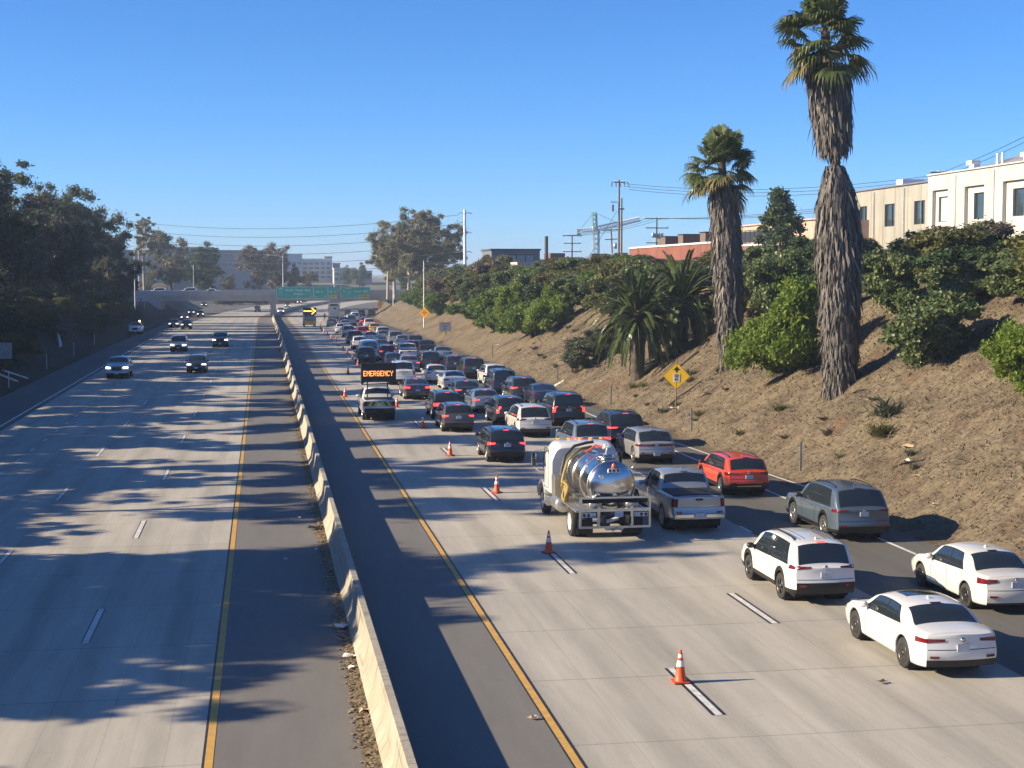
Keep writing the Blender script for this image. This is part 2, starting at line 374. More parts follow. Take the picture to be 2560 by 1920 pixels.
terr('terrain', [-6000,-1500,-500,-200,-100,-60,-45,-36,-30,-26,-22,-19,-10,0,10,22,26,30,36,45,60,100,200,500,1500,6000],
     list(range(-80, 420, 20))+list(range(420, 800, 20))+[850, 1000, 1300, 1800, 2600, 4000, 7500], -.35, M['far_ground'])
terr('bank', list(np.arange(-40, .7, 2.)), list(np.arange(425, 780, 8.)), .01, M['soil'], .3, off=L_FOOT)
terr('bank', list(np.arange(-1, 34, 2.)), list(np.arange(415, 780, 8.)), .01, M['soil'], .3, off=R_FOOT)
# ---------------------------------------------------------------- cars
def pchip(x, y):
    x = np.array(x, float); y = np.array(y, float); h = np.diff(x); d = np.diff(y)/h; m = np.zeros(len(x)); m[0] = d[0]; m[-1] = d[-1]
    for i in range(1, len(x)-1):
        if d[i-1]*d[i] > 0: w1 = 2*h[i]+h[i-1]; w2 = h[i]+2*h[i-1]; m[i] = (w1+w2)/(w1/d[i-1]+w2/d[i])
    def f(q):
        q = min(max(q, x[0]), x[-1]); i = min(np.searchsorted(x, q, 'right')-1, len(x)-2); i = max(i, 0); t = (q-x[i])/h[i]
        return (2*t**3-3*t*t+1)*y[i]+(t**3-2*t*t+t)*h[i]*m[i]+(-2*t**3+3*t*t)*y[i+1]+(t**3-t*t)*h[i]*m[i+1]
    return f
M['glass'] = mat('tinted car glass', (.016,.022,.028), .03, spec=.9)
M['glass_clear'] = mat('lightly tinted car glass', (.035,.045,.05), .05, spec=.8)
M['trim'] = mat('black car trim', (.012,.012,.013), .45)
M['under'] = mat('dark underbody', (.012,.012,.013), .9)
M['lamp_red'] = mat('red lamp lens', (.13,.006,.007), .12, coat=.7)
M['lamp_lit'] = mat('lit brake lamp', (.4,.015,.012), .2, emit=(1,.06,.05), es=1.3)
M['lamp_clear'] = mat('clear lamp lens', (.55,.57,.6), .12, coat=.6)
M['head_lit'] = mat('lit headlamp', (.8,.8,.8), .2, emit=(1,.96,.88), es=2.)
M['amber'] = mat('amber lens', (.7,.22,.02), .3, emit=(1,.35,.03), es=.6)
M['plate'] = mat('licence plate', (.55,.57,.60), .5, var=.25, vscale=22)
M['alloy'] = mat('alloy wheel', (.42,.43,.44), .3, .85)
M['alloy_dark'] = mat('dark alloy wheel', (.10,.10,.105), .35, .8)
M['chrome'] = mat('chrome', (.62,.63,.64), .12, 1.)
PAINT = {}
def paint(name):
    if name not in PAINT:
        c, met = {'white': ((.66,.66,.65),0), 'pearl': ((.63,.62,.57),0), 'silver': ((.42,.44,.45),.55), 'pale_grey': ((.36,.37,.37),.4), 'grey': ((.15,.155,.165),.45), 'blue_grey': ((.095,.13,.165),.35),
                  'steel_blue': ((.16,.21,.28),.35), 'dark_blue': ((.02,.03,.06),.2), 'black': ((.012,.012,.014),0), 'charcoal': ((.045,.047,.05),.35), 'brown_grey': ((.10,.085,.075),.35),
                  'orange_red': ((.62,.055,.018),.05), 'red': ((.42,.02,.02),.05), 'maroon': ((.13,.018,.022),.2), 'yellow': ((.62,.44,.06),0), 'cream': ((.66,.62,.52),0), 'blue': ((.04,.07,.16),.3), 'dark_green': ((.02,.03,.025),.2)}[name]
        PAINT[name] = mat(name.replace('_', ' ')+' car paint', c, .28, met, .5, coat=.9, var=.05, vscale=1.2)
    return PAINT[name]
class Car:
    """loft of a car: u = metres from the tail, t = 0 sill .. 1 roof centre"""
    def __init__(s, L, W, top, belt, wr=.34, raxle=1.0, wbase=2.75, sill=.24, clad=.06, tum=.34, wins=(), wsh=(0,0), rwin=(0,0), bump=.07, bulge=.10, nose=.13, tail='wide', tz=(.78,.95), wide=.55,
                 hz=(.62,.78), rails=False, rear_dark=.36, roof_dark=False, spoke=5, rimmat='alloy', tin=.06, plate_z=.80, mirror=True, tailgate=True, sunroof=None, ribs=0, bar=False, drop=.085):
        s.__dict__.update(locals()); s.top_f = pchip(*zip(*top)); s.belt_f = (lambda q, a=list(zip(*belt)): float(np.interp(q, a[0], a[1])))
    def plan(s, u):
        r = max(0, 1-u/.42); f = max(0, 1-(s.L-u)/.75)
        return (1-.11*r**2.3)*(1-s.nose*1.35*f**2.0)
    def lower(s, u):
        b = s.sill+.03*max(0, 1-u/.5)+.02*max(0, 1-(s.L-u)/.5); ra = s.wr+.075
        for a in (s.raxle, s.raxle+s.wbase):
            d = abs(u-a)
            if d <= ra: b = max(b, s.wr+sqrt(max(0, ra*ra-d*d))*.98)
        return b
    def section(s, u):
        top = s.top_f(u); belt = min(s.belt_f(u), top-.035); b = min(s.lower(u), belt-.06); w = s.W/2*s.plan(u); g = top-belt
        dr = min(s.drop, .62*g); P = []
        zs = [b, b+.001, min(b+s.clad, belt-.05)]; z3 = zs[-1]
        zs += [lerp(z3, belt, k) for k in (.16,.33,.5,.64,.76,.86,.94,1.)]
        zm = .62*s.belt_f(s.L*.5)
        for i, z in enumerate(zs):
            x = w*(1-.055*((z-zm)/.45)**2) if z < zm else w*(1-.035*((z-zm)/.45)**2-.0*z)
            if i == 0: x -= .05
            if z > belt-.05: x -= .012*((z-belt+.05)/.05)**2
            P.append((x, z))
        xb = P[-1][0]; zr = top-dr
        xr = xb-.02-s.tum*max(0, zr-belt)
        for k in (.05,.2,.4,.6,.8,1.):
            z = lerp(belt, zr, k); P.append((lerp(xb-.012, xr, k)+.02*sin(pi*k)*min(1, g*2), z))
        n = 8
        for k in range(1, n+1):
            a = k/n; x = xr*(1-a); q = 1-(1-a)
            e = (x/xr if xr > 1e-6 else 0); z = zr+dr*(1-e**2.6); P.append((x, z))
        return P
    NS = 11; NG = 17      # index of belt row end, rail row
    def shear(s, u, z):
        k = smooth01(1-u/.6); f = smooth01(1-(s.L-u)/.6)
        return -s.bump*k*math.exp(-((z-.55)/.2)**2)+.10*f*math.exp(-((z-.5)/.22)**2)
    def pt(s, u, i, sec=None):
        P = sec or s.section(u); i = min(max(i, 0), len(P)-1); j = min(int(i), len(P)-2); t = i-j
        x = lerp(P[j][0], P[j+1][0], t); z = lerp(P[j][1], P[j+1][1], t)
        return np.array((x, u-s.L/2+s.shear(u, z), z))
    def side(s, u, z, off=0.):
        P = s.section(u); Z = [p[1] for p in P[:18]]; x = float(np.interp(z, Z, [p[0] for p in P[:18]]))
        return np.array((x+off, u-s.L/2+s.shear(u, z), z))
    def rear(s, xf, z, off=0.):
        p = s.side(0., z); return np.array((p[0]*xf, p[1]-s.bulge*(1-xf*xf)-off, z))
    def front(s, xf, z, off=0.):
        p = s.side(s.L, z); return np.array((p[0]*xf, p[1]+s.bulge*1.6*(1-xf*xf)+off, z))
    def body(s):
        us = set(np.round(np.concatenate([[0,.015,.05,.1,.17,.26,.36,.5], np.linspace(.6, s.L-.7, 30), s.L-np.array([.6,.5,.4,.3,.22,.15,.09,.04,0])]), 3))
        ra = s.wr+.075
        for a in (s.raxle, s.raxle+s.wbase):
            us = {u for u in us if not abs(u-a) < ra+.03}
            us |= {round(a+ra*cos(t), 3) for t in np.linspace(0, pi, 15)} | {round(a-ra-.006, 3), round(a+ra+.006, 3)}
        for q in s.top: us.add(round(q[0], 3))
        us = sorted(u for u in us if 0 <= u <= s.L)
        m = MB(); rows = []
        for u in us: sec = s.section(u); rows.append([s.pt(u, i, sec) for i in range(len(sec))])
        n = len(rows[0])
        for sg in (1, -1):
            V = [(p[0]*sg, p[1], p[2]) for r in rows for p in r]; F = []; mi = []
            for a in range(len(rows)-1):
                for b in range(n-1):
                    q = (a*n+b, (a+1)*n+b, (a+1)*n+b+1, a*n+b+1); F.append(q if sg < 0 else q[::-1])
                    mi.append(1 if b < 2 and s.clad > .1 else (2 if s.roof_dark and b >= s.NG-1 and s.top_f((us[a]+us[a+1])/2) > s.H()-.16 else 0))
            o = len(m.v); m.v += V; m.f += [tuple(i+o for i in q) for q in F]; m.m += mi; m.s += [True]*len(F)
        for end, r in ((0, rows[0]), (1, rows[-1])):
            G = []
            for p in r[1:]:
                bl = s.bulge*(1.6 if end else 1)
                G.append([(p[0]*q, p[1]+(bl if end else -bl)*(1-q*q), p[2]) for q in np.linspace(-1, 1, 11)])
            k = len(m.f); m.grid(G, sm=True, flip=bool(end))
            for j in range(k, len(m.f)):
                z = np.mean([m.v[i][2] for i in m.f[j]])
                if z < s.rear_dark: m.m[j] = 1
        # door gaps
        for u in getattr(s, 'seams', ()):
            for sg in (1, -1):
                z0, z1 = s.lower(u)+s.clad+.02, s.belt_f(u)-.01
                G = [[(lambda p: (p[0]*sg, p[1], p[2]))(s.side(u+du, z, .003)) for du in (-.010, .010)] for z in np.linspace(z0, z1, 8)]
                m.grid(G, 1, True, flip=sg < 0)
        return m
    def H(s): return max(q[1] for q in s.top)
    def zu(s, u): return s.section(u)[s.NG-1][1]-.03
    def win(s, m, w, off, sg, mi=0, g=0.):
        ub0, ub1, ut0, ut1 = w; G = []
        for a in np.linspace(0, 1, 9):
            row = []
            for b in np.linspace(0, 1, 6):
                u = lerp(lerp(ub0, ub1, a), lerp(ut0, ut1, a), b); zl = s.belt_f(u)+.035-g; z = lerp(zl, max(zl+.004, s.zu(u)+g), b)
                p = s.side(u, z, off); row.append((p[0]*sg, p[1], p[2]))
            G.append(row)
        m.grid(G, mi, True, flip=sg > 0)
    def screen(s, m, u0, u1, xf, off, g=0.):
        G = []
        for a in np.linspace(-1, 1, 13):
            row = []
            for b in np.linspace(0, 1, 8):
                u = lerp(u0, u1, b); i = lerp(22+2, s.NG-1+.35-g, abs(a)*xf)
                p = s.pt(u, i); q = s.pt(u+.02, i); d = q-p; nn = np.array((0, -d[2], d[1])); nn /= np.linalg.norm(nn)+1e-9
                if nn[2] < 0: nn = -nn
                p = p+nn*off; row.append((p[0]*(1 if a > 0 else -1), p[1], p[2]))
            G.append(row)
        m.grid(G, 0, True)
    def corner(s, m, z0, z1, du, xin, sg, end=0, off=.012, z0i=None, z1i=None, mi=0, th=.0):
        """strip that wraps a corner of the body: from du metres round the side to xin (fraction of half width) on the end face"""
        G = []; k = 5 if du > 0 else 1
        for a in range(12):
            if a < k:
                if du <= 0: u = 0.; p0 = None
                u = du*(1-a/k); q = a/12.
                f = lambda z, u=u: s.side(s.L-u if end else u, z, off)
            else:
                xf = lerp(1., xin, (a-k)/(11-k)); f = lambda z, xf=xf: (s.front if end else s.rear)(xf, z, off)
            t = a/11; za, zb = lerp(z0, z0i if z0i is not None else z0, t), lerp(z1, z1i if z1i is not None else z1, t)
            row = []
            for b in np.linspace(0, 1, 5):
                p = f(lerp(za, zb, b)); row.append((p[0]*sg, p[1], p[2]))
            G.append(row)
        m.grid(G, mi, True, flip=(sg > 0) != bool(end))
    def kit(s):
        K = []      # (name, mesh, mats keys, parent index or None, level)
        def add(name, m, mats, par=None, lev=0): K.append((name, m.mesh(name, [M[q] if q in M else M['alloy'] for q in mats]), mats, par, lev)); return len(K)-1
        add('body', s.body(), ['paint', 'trim', 'glass'])
        m = MB(); m.box((0, 0, .34), (s.W-.34, s.L-.5, .26))
        for a in (s.raxle, s.raxle+s.wbase):
            for sg in (1, -1): m.lathe([(.01, sg*(s.W/2-.5)), (s.wr+.05, sg*(s.W/2-.5)), (s.wr+.06, sg*(s.W/2-.06))], 18, (0, a-s.L/2, s.wr), 'x')
        add('underbody', m, ['under'])
        if s.wins:
            b0, b1 = s.wins[0], s.wins[-1]
            for sg in (1, -1): m = MB(); s.win(m, (b0[0]-.02, b1[1]+.02, b0[2]-.02, b1[3]), .002, sg, 0, .022); add('window_trim', m, ['trim'])
            for w in s.wins:
                for sg in (1, -1): m = MB(); s.win(m, w, .007, sg); add('side_window', m, ['glass'])
        if s.wsh[1]: m = MB(); s.screen(m, s.wsh[0], s.wsh[1], .98, .008); add('windshield', m, ['glass'])
        if s.rwin[1]: m = MB(); s.screen(m, s.rwin[0], s.rwin[1], .93, .008); add('rear_window', m, ['glass'])
        z0, z1 = s.tz
        for sg in (1, -1):
            m = MB()
            if s.tail == 'wide': s.corner(m, z0, z1, .34, s.wide, sg, z0i=lerp(z0, z1, .45), z1i=z1-.01)
            elif s.tail == 'tall': s.corner(m, z0, z1, .07, s.wide, sg)
            elif s.tail == 'box': s.corner(m, z0, z1, .12, s.wide, sg)
            elif s.tail == 'thin': s.corner(m, z0, z1, .28, s.wide, sg)
            add('tail_light', m, ['lamp_red'])
            m = MB(); s.corner(m, s.hz[0], s.hz[1], .24, .70, sg, end=1, z0i=s.hz[0]+.03, z1i=s.hz[1]-.03); add('headlight', m, ['lamp_clear'])
        m = MB(); G = [[s.front(x, z, .012) for x in np.linspace(-.5, .5, 7)] for z in (s.hz[0]-.16, s.hz[0]-.02, s.hz[1]-.03)]; m.grid(G, 0, True); add('grille', m, ['trim'])
        m = MB(); p = s.rear(0, s.plate_z); m.box((0, p[1]-.012, p[2]), (.31, .02, .16), 0, 0, 0, .01); add('licence_plate', m, ['plate'])
        m = MB(); p = s.front(0, .48); m.box((0, p[1]+.012, p[2]), (.31, .02, .15), 0, 0, 0, .01); add('licence_plate', m, ['plate'])
        if s.rwin[1]:
            p = s.pt(s.rwin[1]+.07, 25); m = MB(); m.box((0, p[1]-.05, p[2]+.012), (.26, .05, .02)); add('brake_light', m, ['lamp_red'])
        rim = []
        for a in (s.raxle, s.raxle+s.wbase):
            for sg in (1, -1):
                x = sg*(s.W/2-.13); c = (x, a-s.L/2, s.wr); r = s.wr
                m = MB(); m.lathe([(r*.62,-.11),(r*.93,-.115),(r,-.085),(r,.085),(r*.93,.115),(r*.66,.11),(r*.62,.06),(.01,.05)][::sg], 28, c, 'x')
                w = add('wheel', m, ['rubber'])
                m = MB(); o = sg*.012; q = r*.66
                m.lathe([(q*.98, sg*.112),(q*.98, sg*.122),(q*.86, sg*.118),(q*.84, sg*.06)], 26, c, 'x')
                m.lathe([(.001, sg*.112),(r*.13, sg*.11),(r*.15, sg*.07)], 12, c, 'x')
                for k in range(s.spoke):
                    t = 2*pi*k/s.spoke
                    for dt in (-.13, .13):
                        A = np.array((0, cos(t+dt*.5), sin(t+dt*.5)))*r*.1; B = np.array((0, cos(t+dt), sin(t+dt)))*q*.93; d = np.array((0, -sin(t), cos(t)))*.018*(.34/r if r > .34 else 1)
                        X0, X1 = np.array((sg*.108,0,0)), np.array((sg*.112,0,0)); cc = np.array(c); k2 = np.array((sg*.03,0,0))
                        v = [A+X0-d*1.4, A+X0+d*1.4, B+X1+d, B+X1-d]; v += [p-k2 for p in v]; v = [p+cc for p in v]
                        m.add(v, [(0,1,2,3),(4,7,6,5),(0,4,5,1),(1,5,6,2),(2,6,7,3),(3,7,4,0)])
                add('rim', m, ['rim'], w, 1)
        ua = s.wsh[0]-.35 if s.wsh[1] else s.L*.62
        if s.mirror:
            for sg in (1, -1):
                p = s.side(ua, s.belt_f(ua)+.06); m = MB()
                m.lathe([(.001,-.075),(.07,-.06),(.10,-.01),(.095,.05),(.05,.085),(.001,.09)], 10, (0,0,0), 'y')
                m.v = [(q[0]*1.25*sg+p[0]*sg+sg*.13, q[1]+p[1], q[2]*.85+p[2]+.05) for q in m.v]; m.box((sg*(p[0]+.04), p[1], p[2]+.0), (.12, .05, .04))
                add('door_mirror', m, ['trim' if s.clad > .1 else 'paint'], None, 1)
        for u in getattr(s, 'handles', ()):
            for sg in (1, -1):
                p = s.side(u, s.belt_f(u)-.11, .012); m = MB(); m.box((p[0]*sg, p[1], p[2]), (.03, .2, .032), 0, 0, 0, .01); add('door_handle', m, ['paint'], None, 2)
        if s.rails:
            for sg in (1, -1):
                u0, u1 = s.rails; pts = []
                for k in range(9):
                    u = lerp(u0, u1, k/8); p = s.pt(u, s.NG+.6); pts.append((p[0]*sg, p[1], p[2]+(.055 if 0 < k < 8 else .01)))
                m = MB(); m.tube(pts, .022, 6); add('roof_rail', m, ['trim'], None, 1)
        if s.bar:      # chrome or red strip across the tail
            z, col, xx = s.bar; m = MB(); m.grid([[s.rear(x, zz, .014) for x in np.linspace(-xx, xx, 9)] for zz in (z-.02, z+.02)], 0, True); add('tail_strip', m, [col], None, 1)
        m = MB(); p = s.rear(0, s.tz[1]-.03); m.lathe([(.001,-.012),(.05,-.01),(.055,.01)], 14, (0, p[1]-.01, p[2]), 'y'); add('badge', m, ['chrome'], None, 2)
        if s.sunroof:
            m = MB(); u0, u1 = s.sunroof; G = []
            for a in np.linspace(-1, 1, 9): G.append([(lambda p: (p[0]*(1 if a > 0 else -1), p[1], p[2]+.006))(s.pt(lerp(u0, u1, b), lerp(24.98, s.NG+2.3, abs(a)))) for b in np.linspace(0, 1, 4)])
            m.grid(G, 0, True); add('sunroof', m, ['glass'], None, 1)
        for k in range(s.ribs):
            for sg in (1, -1):
                m = MB(); i = s.NG+2.2+1.5*k; G = [[(p[0]*sg+dx, p[1], p[2]+.007) for dx in (-.012, .012)] for p in (s.pt(u, i) for u in np.linspace(.75, 2.6, 12))]; m.grid(G, 0, True, flip=True); add('roof_rib', m, ['trim'], None, 1)
        m = MB(); z = s.sill+.42; m.grid([[s.rear(x, zz, .004) for x in np.linspace(-.97, .97, 11)] for zz in (z-.007, z+.007)], 0, True); add('bumper_seam', m, ['trim'], None, 2)
        m = MB(); p = s.pt(s.rwin[1]+.35 if s.rwin[1] else 1., 25); m.prism([(-.02,-.01),(.1,-.005),(.02,.06),(-.01,.055)][::-1], 'x', -.02, .02); m.v = [(q[0], q[1]+p[1], q[2]+p[2]) for q in m.v]; add('antenna', m, ['paint'], None, 2)
        for sg in (1, -1):
            p = s.rear(.8, s.sill+.26, .013); m = MB(); m.box((p[0]*sg, p[1], p[2]), (.2, .03, .05), 0, sg*.25); add('reflector', m, ['lamp_red'], None, 2)
        return K
KIT = {}; SPEC = {}
def sedan(L=4.75, W=1.83, H=1.43, wr=.335, fast=0., **k):
    t = [(0,.99),(.04,1.035),(.30,1.065),(.68-fast*.3,1.085+fast*.05),(1.15,H*.935-.02),(1.55,H-.02),(2.05,H),(2.5,H-.015),(2.85,H-.075),(3.25,1.14),(3.52,1.0),(3.9,.95),(L-.35,.80),(L-.1,.70),(L,.58)]
    d = dict(wr=wr, raxle=1.02, wbase=2.78, tum=.40, belt=[(0,.97),(1.2,.955),(3.4,.885),(L,.85)], wins=[(1.22,1.42,1.52,1.56),(1.45,2.10,1.59,2.06),(2.15,3.38,2.11,2.75)], wsh=(3.40,2.78), rwin=(.70-fast*.25,1.30), tail='wide', tz=(.74,.94), wide=.52, seams_=(1.25,2.12,3.12))
    d.update(k); sm = d.pop('seams_'); c = Car(L, W, t, d.pop('belt'), **d); c.seams = sm; c.handles = (1.62, 2.45); return c
def suv(L=4.68, W=1.86, H=1.69, wr=.36, slope=.42, hood=1.06, belt=1.03, back=.06, **k):
    t = [(0,belt+.005),(back,belt+.06),(slope*.55,belt+.06+(H-.16-belt)*.55),(slope,H-.085),(slope+.12,H-.05),(1.0,H-.012),(1.7,H),(2.3,H-.01),(2.75,H-.055),(3.1,H-.17),(3.5,hood+.10),(3.72,hood+.01),(4.0,hood-.02),(L-.3,hood-.13),(L-.08,hood-.28),(L,.66)]
    d = dict(wr=wr, raxle=1.0, wbase=2.72, sill=.30, clad=.13, tum=.26, belt=[(0,belt),(1.2,belt-.01),(3.6,belt-.07),(L,belt-.1)], wins=[(.52,.93,.74,.97),(.98,1.82,1.02,1.80),(1.89,3.42,1.87,2.80)], wsh=(3.60,2.78), rwin=(back+.03,slope), tail='wide', tz=(.92,1.05), wide=.70,
             rear_dark=.58, hz=(.72,.86), plate_z=.86, rails=(.75,2.6), nose=.10, bulge=.08, seams_=(.95,1.85,3.12))
    d.update(k); sm = d.pop('seams_'); c = Car(L, W, t, d.pop('belt'), **d); c.seams = sm; c.handles = (1.3, 2.2); return c
def pickup(L=5.85, W=2.0, H=1.93, wr=.41, bed=1.72, **k):
    b = bed
    t = [(0,1.26),(.05,1.30),(b-.05,1.31),(b+.02,1.34),(b+.22,H-.12),(b+.34,H-.05),(b+.8,H),(b+1.35,H-.01),(b+1.75,H-.10),(b+2.35,1.36),(b+2.5,1.28),(b+2.9,1.25),(L-.3,1.14),(L-.08,1.0),(L,.8)]
    d = dict(wr=wr, raxle=1.22, wbase=3.55, sill=.48, clad=.07, tum=.24, belt=[(0,1.255),(b,1.255),(b+.3,1.22),(b+2.4,1.14),(L,1.02)], wins=[(b+.36,b+1.02,b+.42,b+1.0),(b+1.09,b+2.22,b+1.07,b+1.68)], wsh=(b+2.36,b+1.74), rwin=(b+.045,b+.24), tail='box', tz=(.92,1.20), wide=.86,
             rear_dark=.5, hz=(.86,1.04), plate_z=.64, nose=.06, bulge=.04, bump=.10, seams_=(b+.33,b+1.05,b+2.1))
    d.update(k); sm = d.pop('seams_'); c = Car(L, W, t, d.pop('belt'), **d); c.seams = sm; c.handles = (b+.55, b+1.3); c.bed = b; return c
def van(L=5.6, W=2.0, H=2.1, **k):
    t = [(0,1.16),(.03,1.2),(.10,H-.16),(.2,H-.05),(1.5,H),(3.4,H-.01),(3.9,H-.10),(4.45,1.35),(4.7,1.2),(L-.3,1.05),(L-.05,.9),(L,.7)]
    d = dict(wr=.36, raxle=1.25, wbase=3.5, sill=.33, clad=.07, tum=.16, belt=[(0,1.15),(L,1.02)], wins=[(3.0,4.3,3.0,3.86)], wsh=(4.42,3.93), rwin=(.035,.1), tail='tall', tz=(.8,1.12), wide=.9, rear_dark=.5, plate_z=.75, nose=.08, bulge=.05)
    d.update(k); c = Car(L, W, t, d.pop('belt'), **d); c.seams = (2.95,); c.handles = (3.2,); return c
SPEC['sport_sedan'] = lambda: sedan(4.68, 1.83, 1.43, .345, tz=(.78,.90), wide=.50, plate_z=.70, spoke=10, rimmat='alloy_dark', rear_dark=.40, sunroof=(1.95,2.55))
SPEC['sedan'] = lambda: sedan(4.64, 1.80, 1.49, .325, tz=(.79,.95), wide=.66, plate_z=.80, spoke=7, rimmat='alloy_dark')
SPEC['sedan_round'] = lambda: sedan(4.72, 1.84, 1.45, .335, fast=.6, tz=(.82,.94), wide=.66, plate_z=.70, tail='thin')
SPEC['sedan_box'] = lambda: sedan(4.85, 1.85, 1.45, .335, tz=(.79,.92), wide=.64, plate_z=.82)
SPEC['suv_square'] = lambda: suv(4.65, 1.84, 1.70, .36, slope=.36, tz=(.97,1.08), wide=.60, plate_z=.84, ribs=2, rails=(.8,2.6), spoke=5, rimmat='alloy_dark', rear_dark=.62)
SPEC['suv_large'] = lambda: suv(5.05, 1.99, 1.78, .385, slope=.46, hood=1.14, belt=1.10, raxle=1.08, wbase=2.95, wins=[(.56,1.05,.80,1.08),(1.11,2.02,1.14,1.99),(2.09,3.46,2.06,2.82)], tz=(.99,1.10), wide=.64, plate_z=.95, rails=(.85,2.7), spoke=7, rear_dark=.56, clad=.12)
SPEC['suv_compact'] = lambda: suv(4.48, 1.80, 1.57, .355, slope=.40, hood=1.02, belt=1.0, raxle=.9, wbase=2.7, tz=(.85,.99), wide=.74, plate_z=.86, rear_dark=.55, rails=(.7,2.5), spoke=6)
SPEC['suv_skid'] = lambda: suv(4.48, 1.80, 1.57, .355, slope=.40, hood=1.02, belt=1.0, raxle=.9, wbase=2.7, tz=(.84,.98), wide=.60, plate_z=.80, rear_dark=.55, rails=(.7,2.5), spoke=6, bar=(.44,'chrome',.62))
SPEC['hatch'] = lambda: suv(4.63, 1.89, 1.58, .37, slope=.62, back=.05, hood=.99, belt=1.0, raxle=.86, wbase=3.0, tail='thin', tz=(.86,.96), wide=.1, rails=False, rear_dark=.5, plate_z=.5, clad=.08, spoke=5)
SPEC['suv_tall_lamp'] = lambda: suv(4.8, 1.90, 1.70, .365, slope=.44, tail='tall', tz=(.78,1.18), wide=.86, plate_z=.72, clad=.07)
SPEC['suv_big'] = lambda: suv(5.3, 2.05, 1.92, .41, slope=.26, hood=1.24, belt=1.18, raxle=1.15, wbase=3.05, wins=[(.36,1.12,.42,1.14),(1.20,2.12,1.22,2.08),(2.2,3.50,2.16,2.86)], tail='tall', tz=(.86,1.2), wide=.87, plate_z=.98, bar=(1.10,'chrome',.4), clad=.08, hz=(.86,1.05))
SPEC['suv_soft'] = lambda: suv(4.9, 1.94, 1.71, .37, slope=.5, tz=(.92,1.07), wide=.70, plate_z=.86, clad=.09, rear_dark=.5)
SPEC['suv_slim_lamp'] = lambda: suv(4.89, 1.92, 1.70, .375, slope=.62, tail='thin', tz=(.99,1.05), wide=.02, plate_z=.8, rails=False, clad=.08, rear_dark=.5)
SPEC['wagon'] = lambda: suv(4.86, 1.86, 1.68, .36, slope=.40, tail='box', tz=(.84,1.04), wide=.68, plate_z=.82, rails=(.8,2.7), clad=.16)
SPEC['boxy'] = lambda: suv(4.4, 1.86, 1.84, .385, slope=.16, back=.03, hood=1.12, belt=1.12, tail='tall', tz=(.85,1.05), wide=.9, plate_z=.7, clad=.14, tum=.16, wins=[(.24,.86,.28,.88),(.94,1.82,.96,1.80),(1.89,3.42,1.87,2.84)])
SPEC['minivan'] = lambda: suv(5.1, 1.99, 1.78, .36, slope=.40, hood=1.04, belt=1.03, tail='tall', tz=(.82,1.10), wide=.84, plate_z=.9, rails=(.8,2.8), clad=.06)
SPEC['pickup'] = lambda: pickup(spoke=6)
SPEC['pickup_small'] = lambda: pickup(5.4, 1.9, 1.8, .38, 1.5, wbase=3.2, spoke=6)
SPEC['van'] = lambda: van()
def kit(kind):
    if kind not in KIT:
        c = SPEC[kind](); K = c.kit()
        if kind.startswith('pickup'):
            m = MB(); b = c.bed; w = c.W/2-.13; m.box((0, b/2-c.L/2+.03, 1.318), (2*w, b-.12, .03), 0, 0, 0, .012)
            K.append(('bed_cover', m.mesh('bed_cover', [M['black']]), ['black'], None, 0))
            m = MB(); p = c.rear(0, 1.0); m.box((0, p[1]-.01, 1.17), (.26, .03, .07), 0, 0, 0, .01); K.append(('tailgate_handle', m.mesh('tailgate_handle', [M['trim']]), ['trim'], None, 1))
            for sg in (1, -1):
                m = MB(); m.box((sg*c.W*.27, -c.L/2-.12, .62), (c.W*.34, .12, .17), 0, 0, 0, .03); K.append(('rear_bumper', m.mesh('rear_bumper', [M['chrome']]), ['bumper'], None, 0))
        KIT[kind] = (c, K)
    return KIT[kind]
def car(kind, x, yaxle, colour, label, cat='car', lit=1, lev=2, rz=0., rim=None, group='cars queueing in the right carriageway', name=None, z=None, bumper=None, head=0, roof=None):
    c, K = kit(kind); back = abs(rz) > 2
    yc = yaxle+(c.L/2-c.raxle if not back else -(c.L/2-c.raxle)); xx = x+road_x(yc)
    if not back and yc > 350: rz = -math.atan(8.8e-4*(yc-350))
    slope = (road_z(yc+2)-road_z(yc-2))/4
    o = thing(name or {'car':'car','suv':'suv','pickup':'pickup_truck','van':'van'}.get(cat, 'car'), label, cat, (xx, yc, road_z(yc)+.006 if z is None else z), rz, group)
    made = []
    for nm, me, mats, par, lv in K:
        if lv > lev: made.append(None); continue
        p = o if par is None else made[par]
        ob = link(nm, me, p); made.append(ob)
        for i, q in enumerate(mats):
            mm = None
            if q == 'paint': mm = paint(colour)
            elif q == 'rim': mm = M[rim or c.rimmat]
            elif q == 'bumper': mm = M[bumper or 'chrome']
            elif q == 'lamp_red' and lit and nm in ('tail_light', 'brake_light'): mm = M['lamp_lit'] if (nm == 'brake_light' or lit > 1) else M['lamp_red']
            elif nm == 'headlight' and head: mm = M['head_lit']
            elif i == 2 and nm == 'body' and roof: mm = paint(roof)
            if mm: ob.material_slots[i].link = 'OBJECT'; ob.material_slots[i].material = mm
    return o
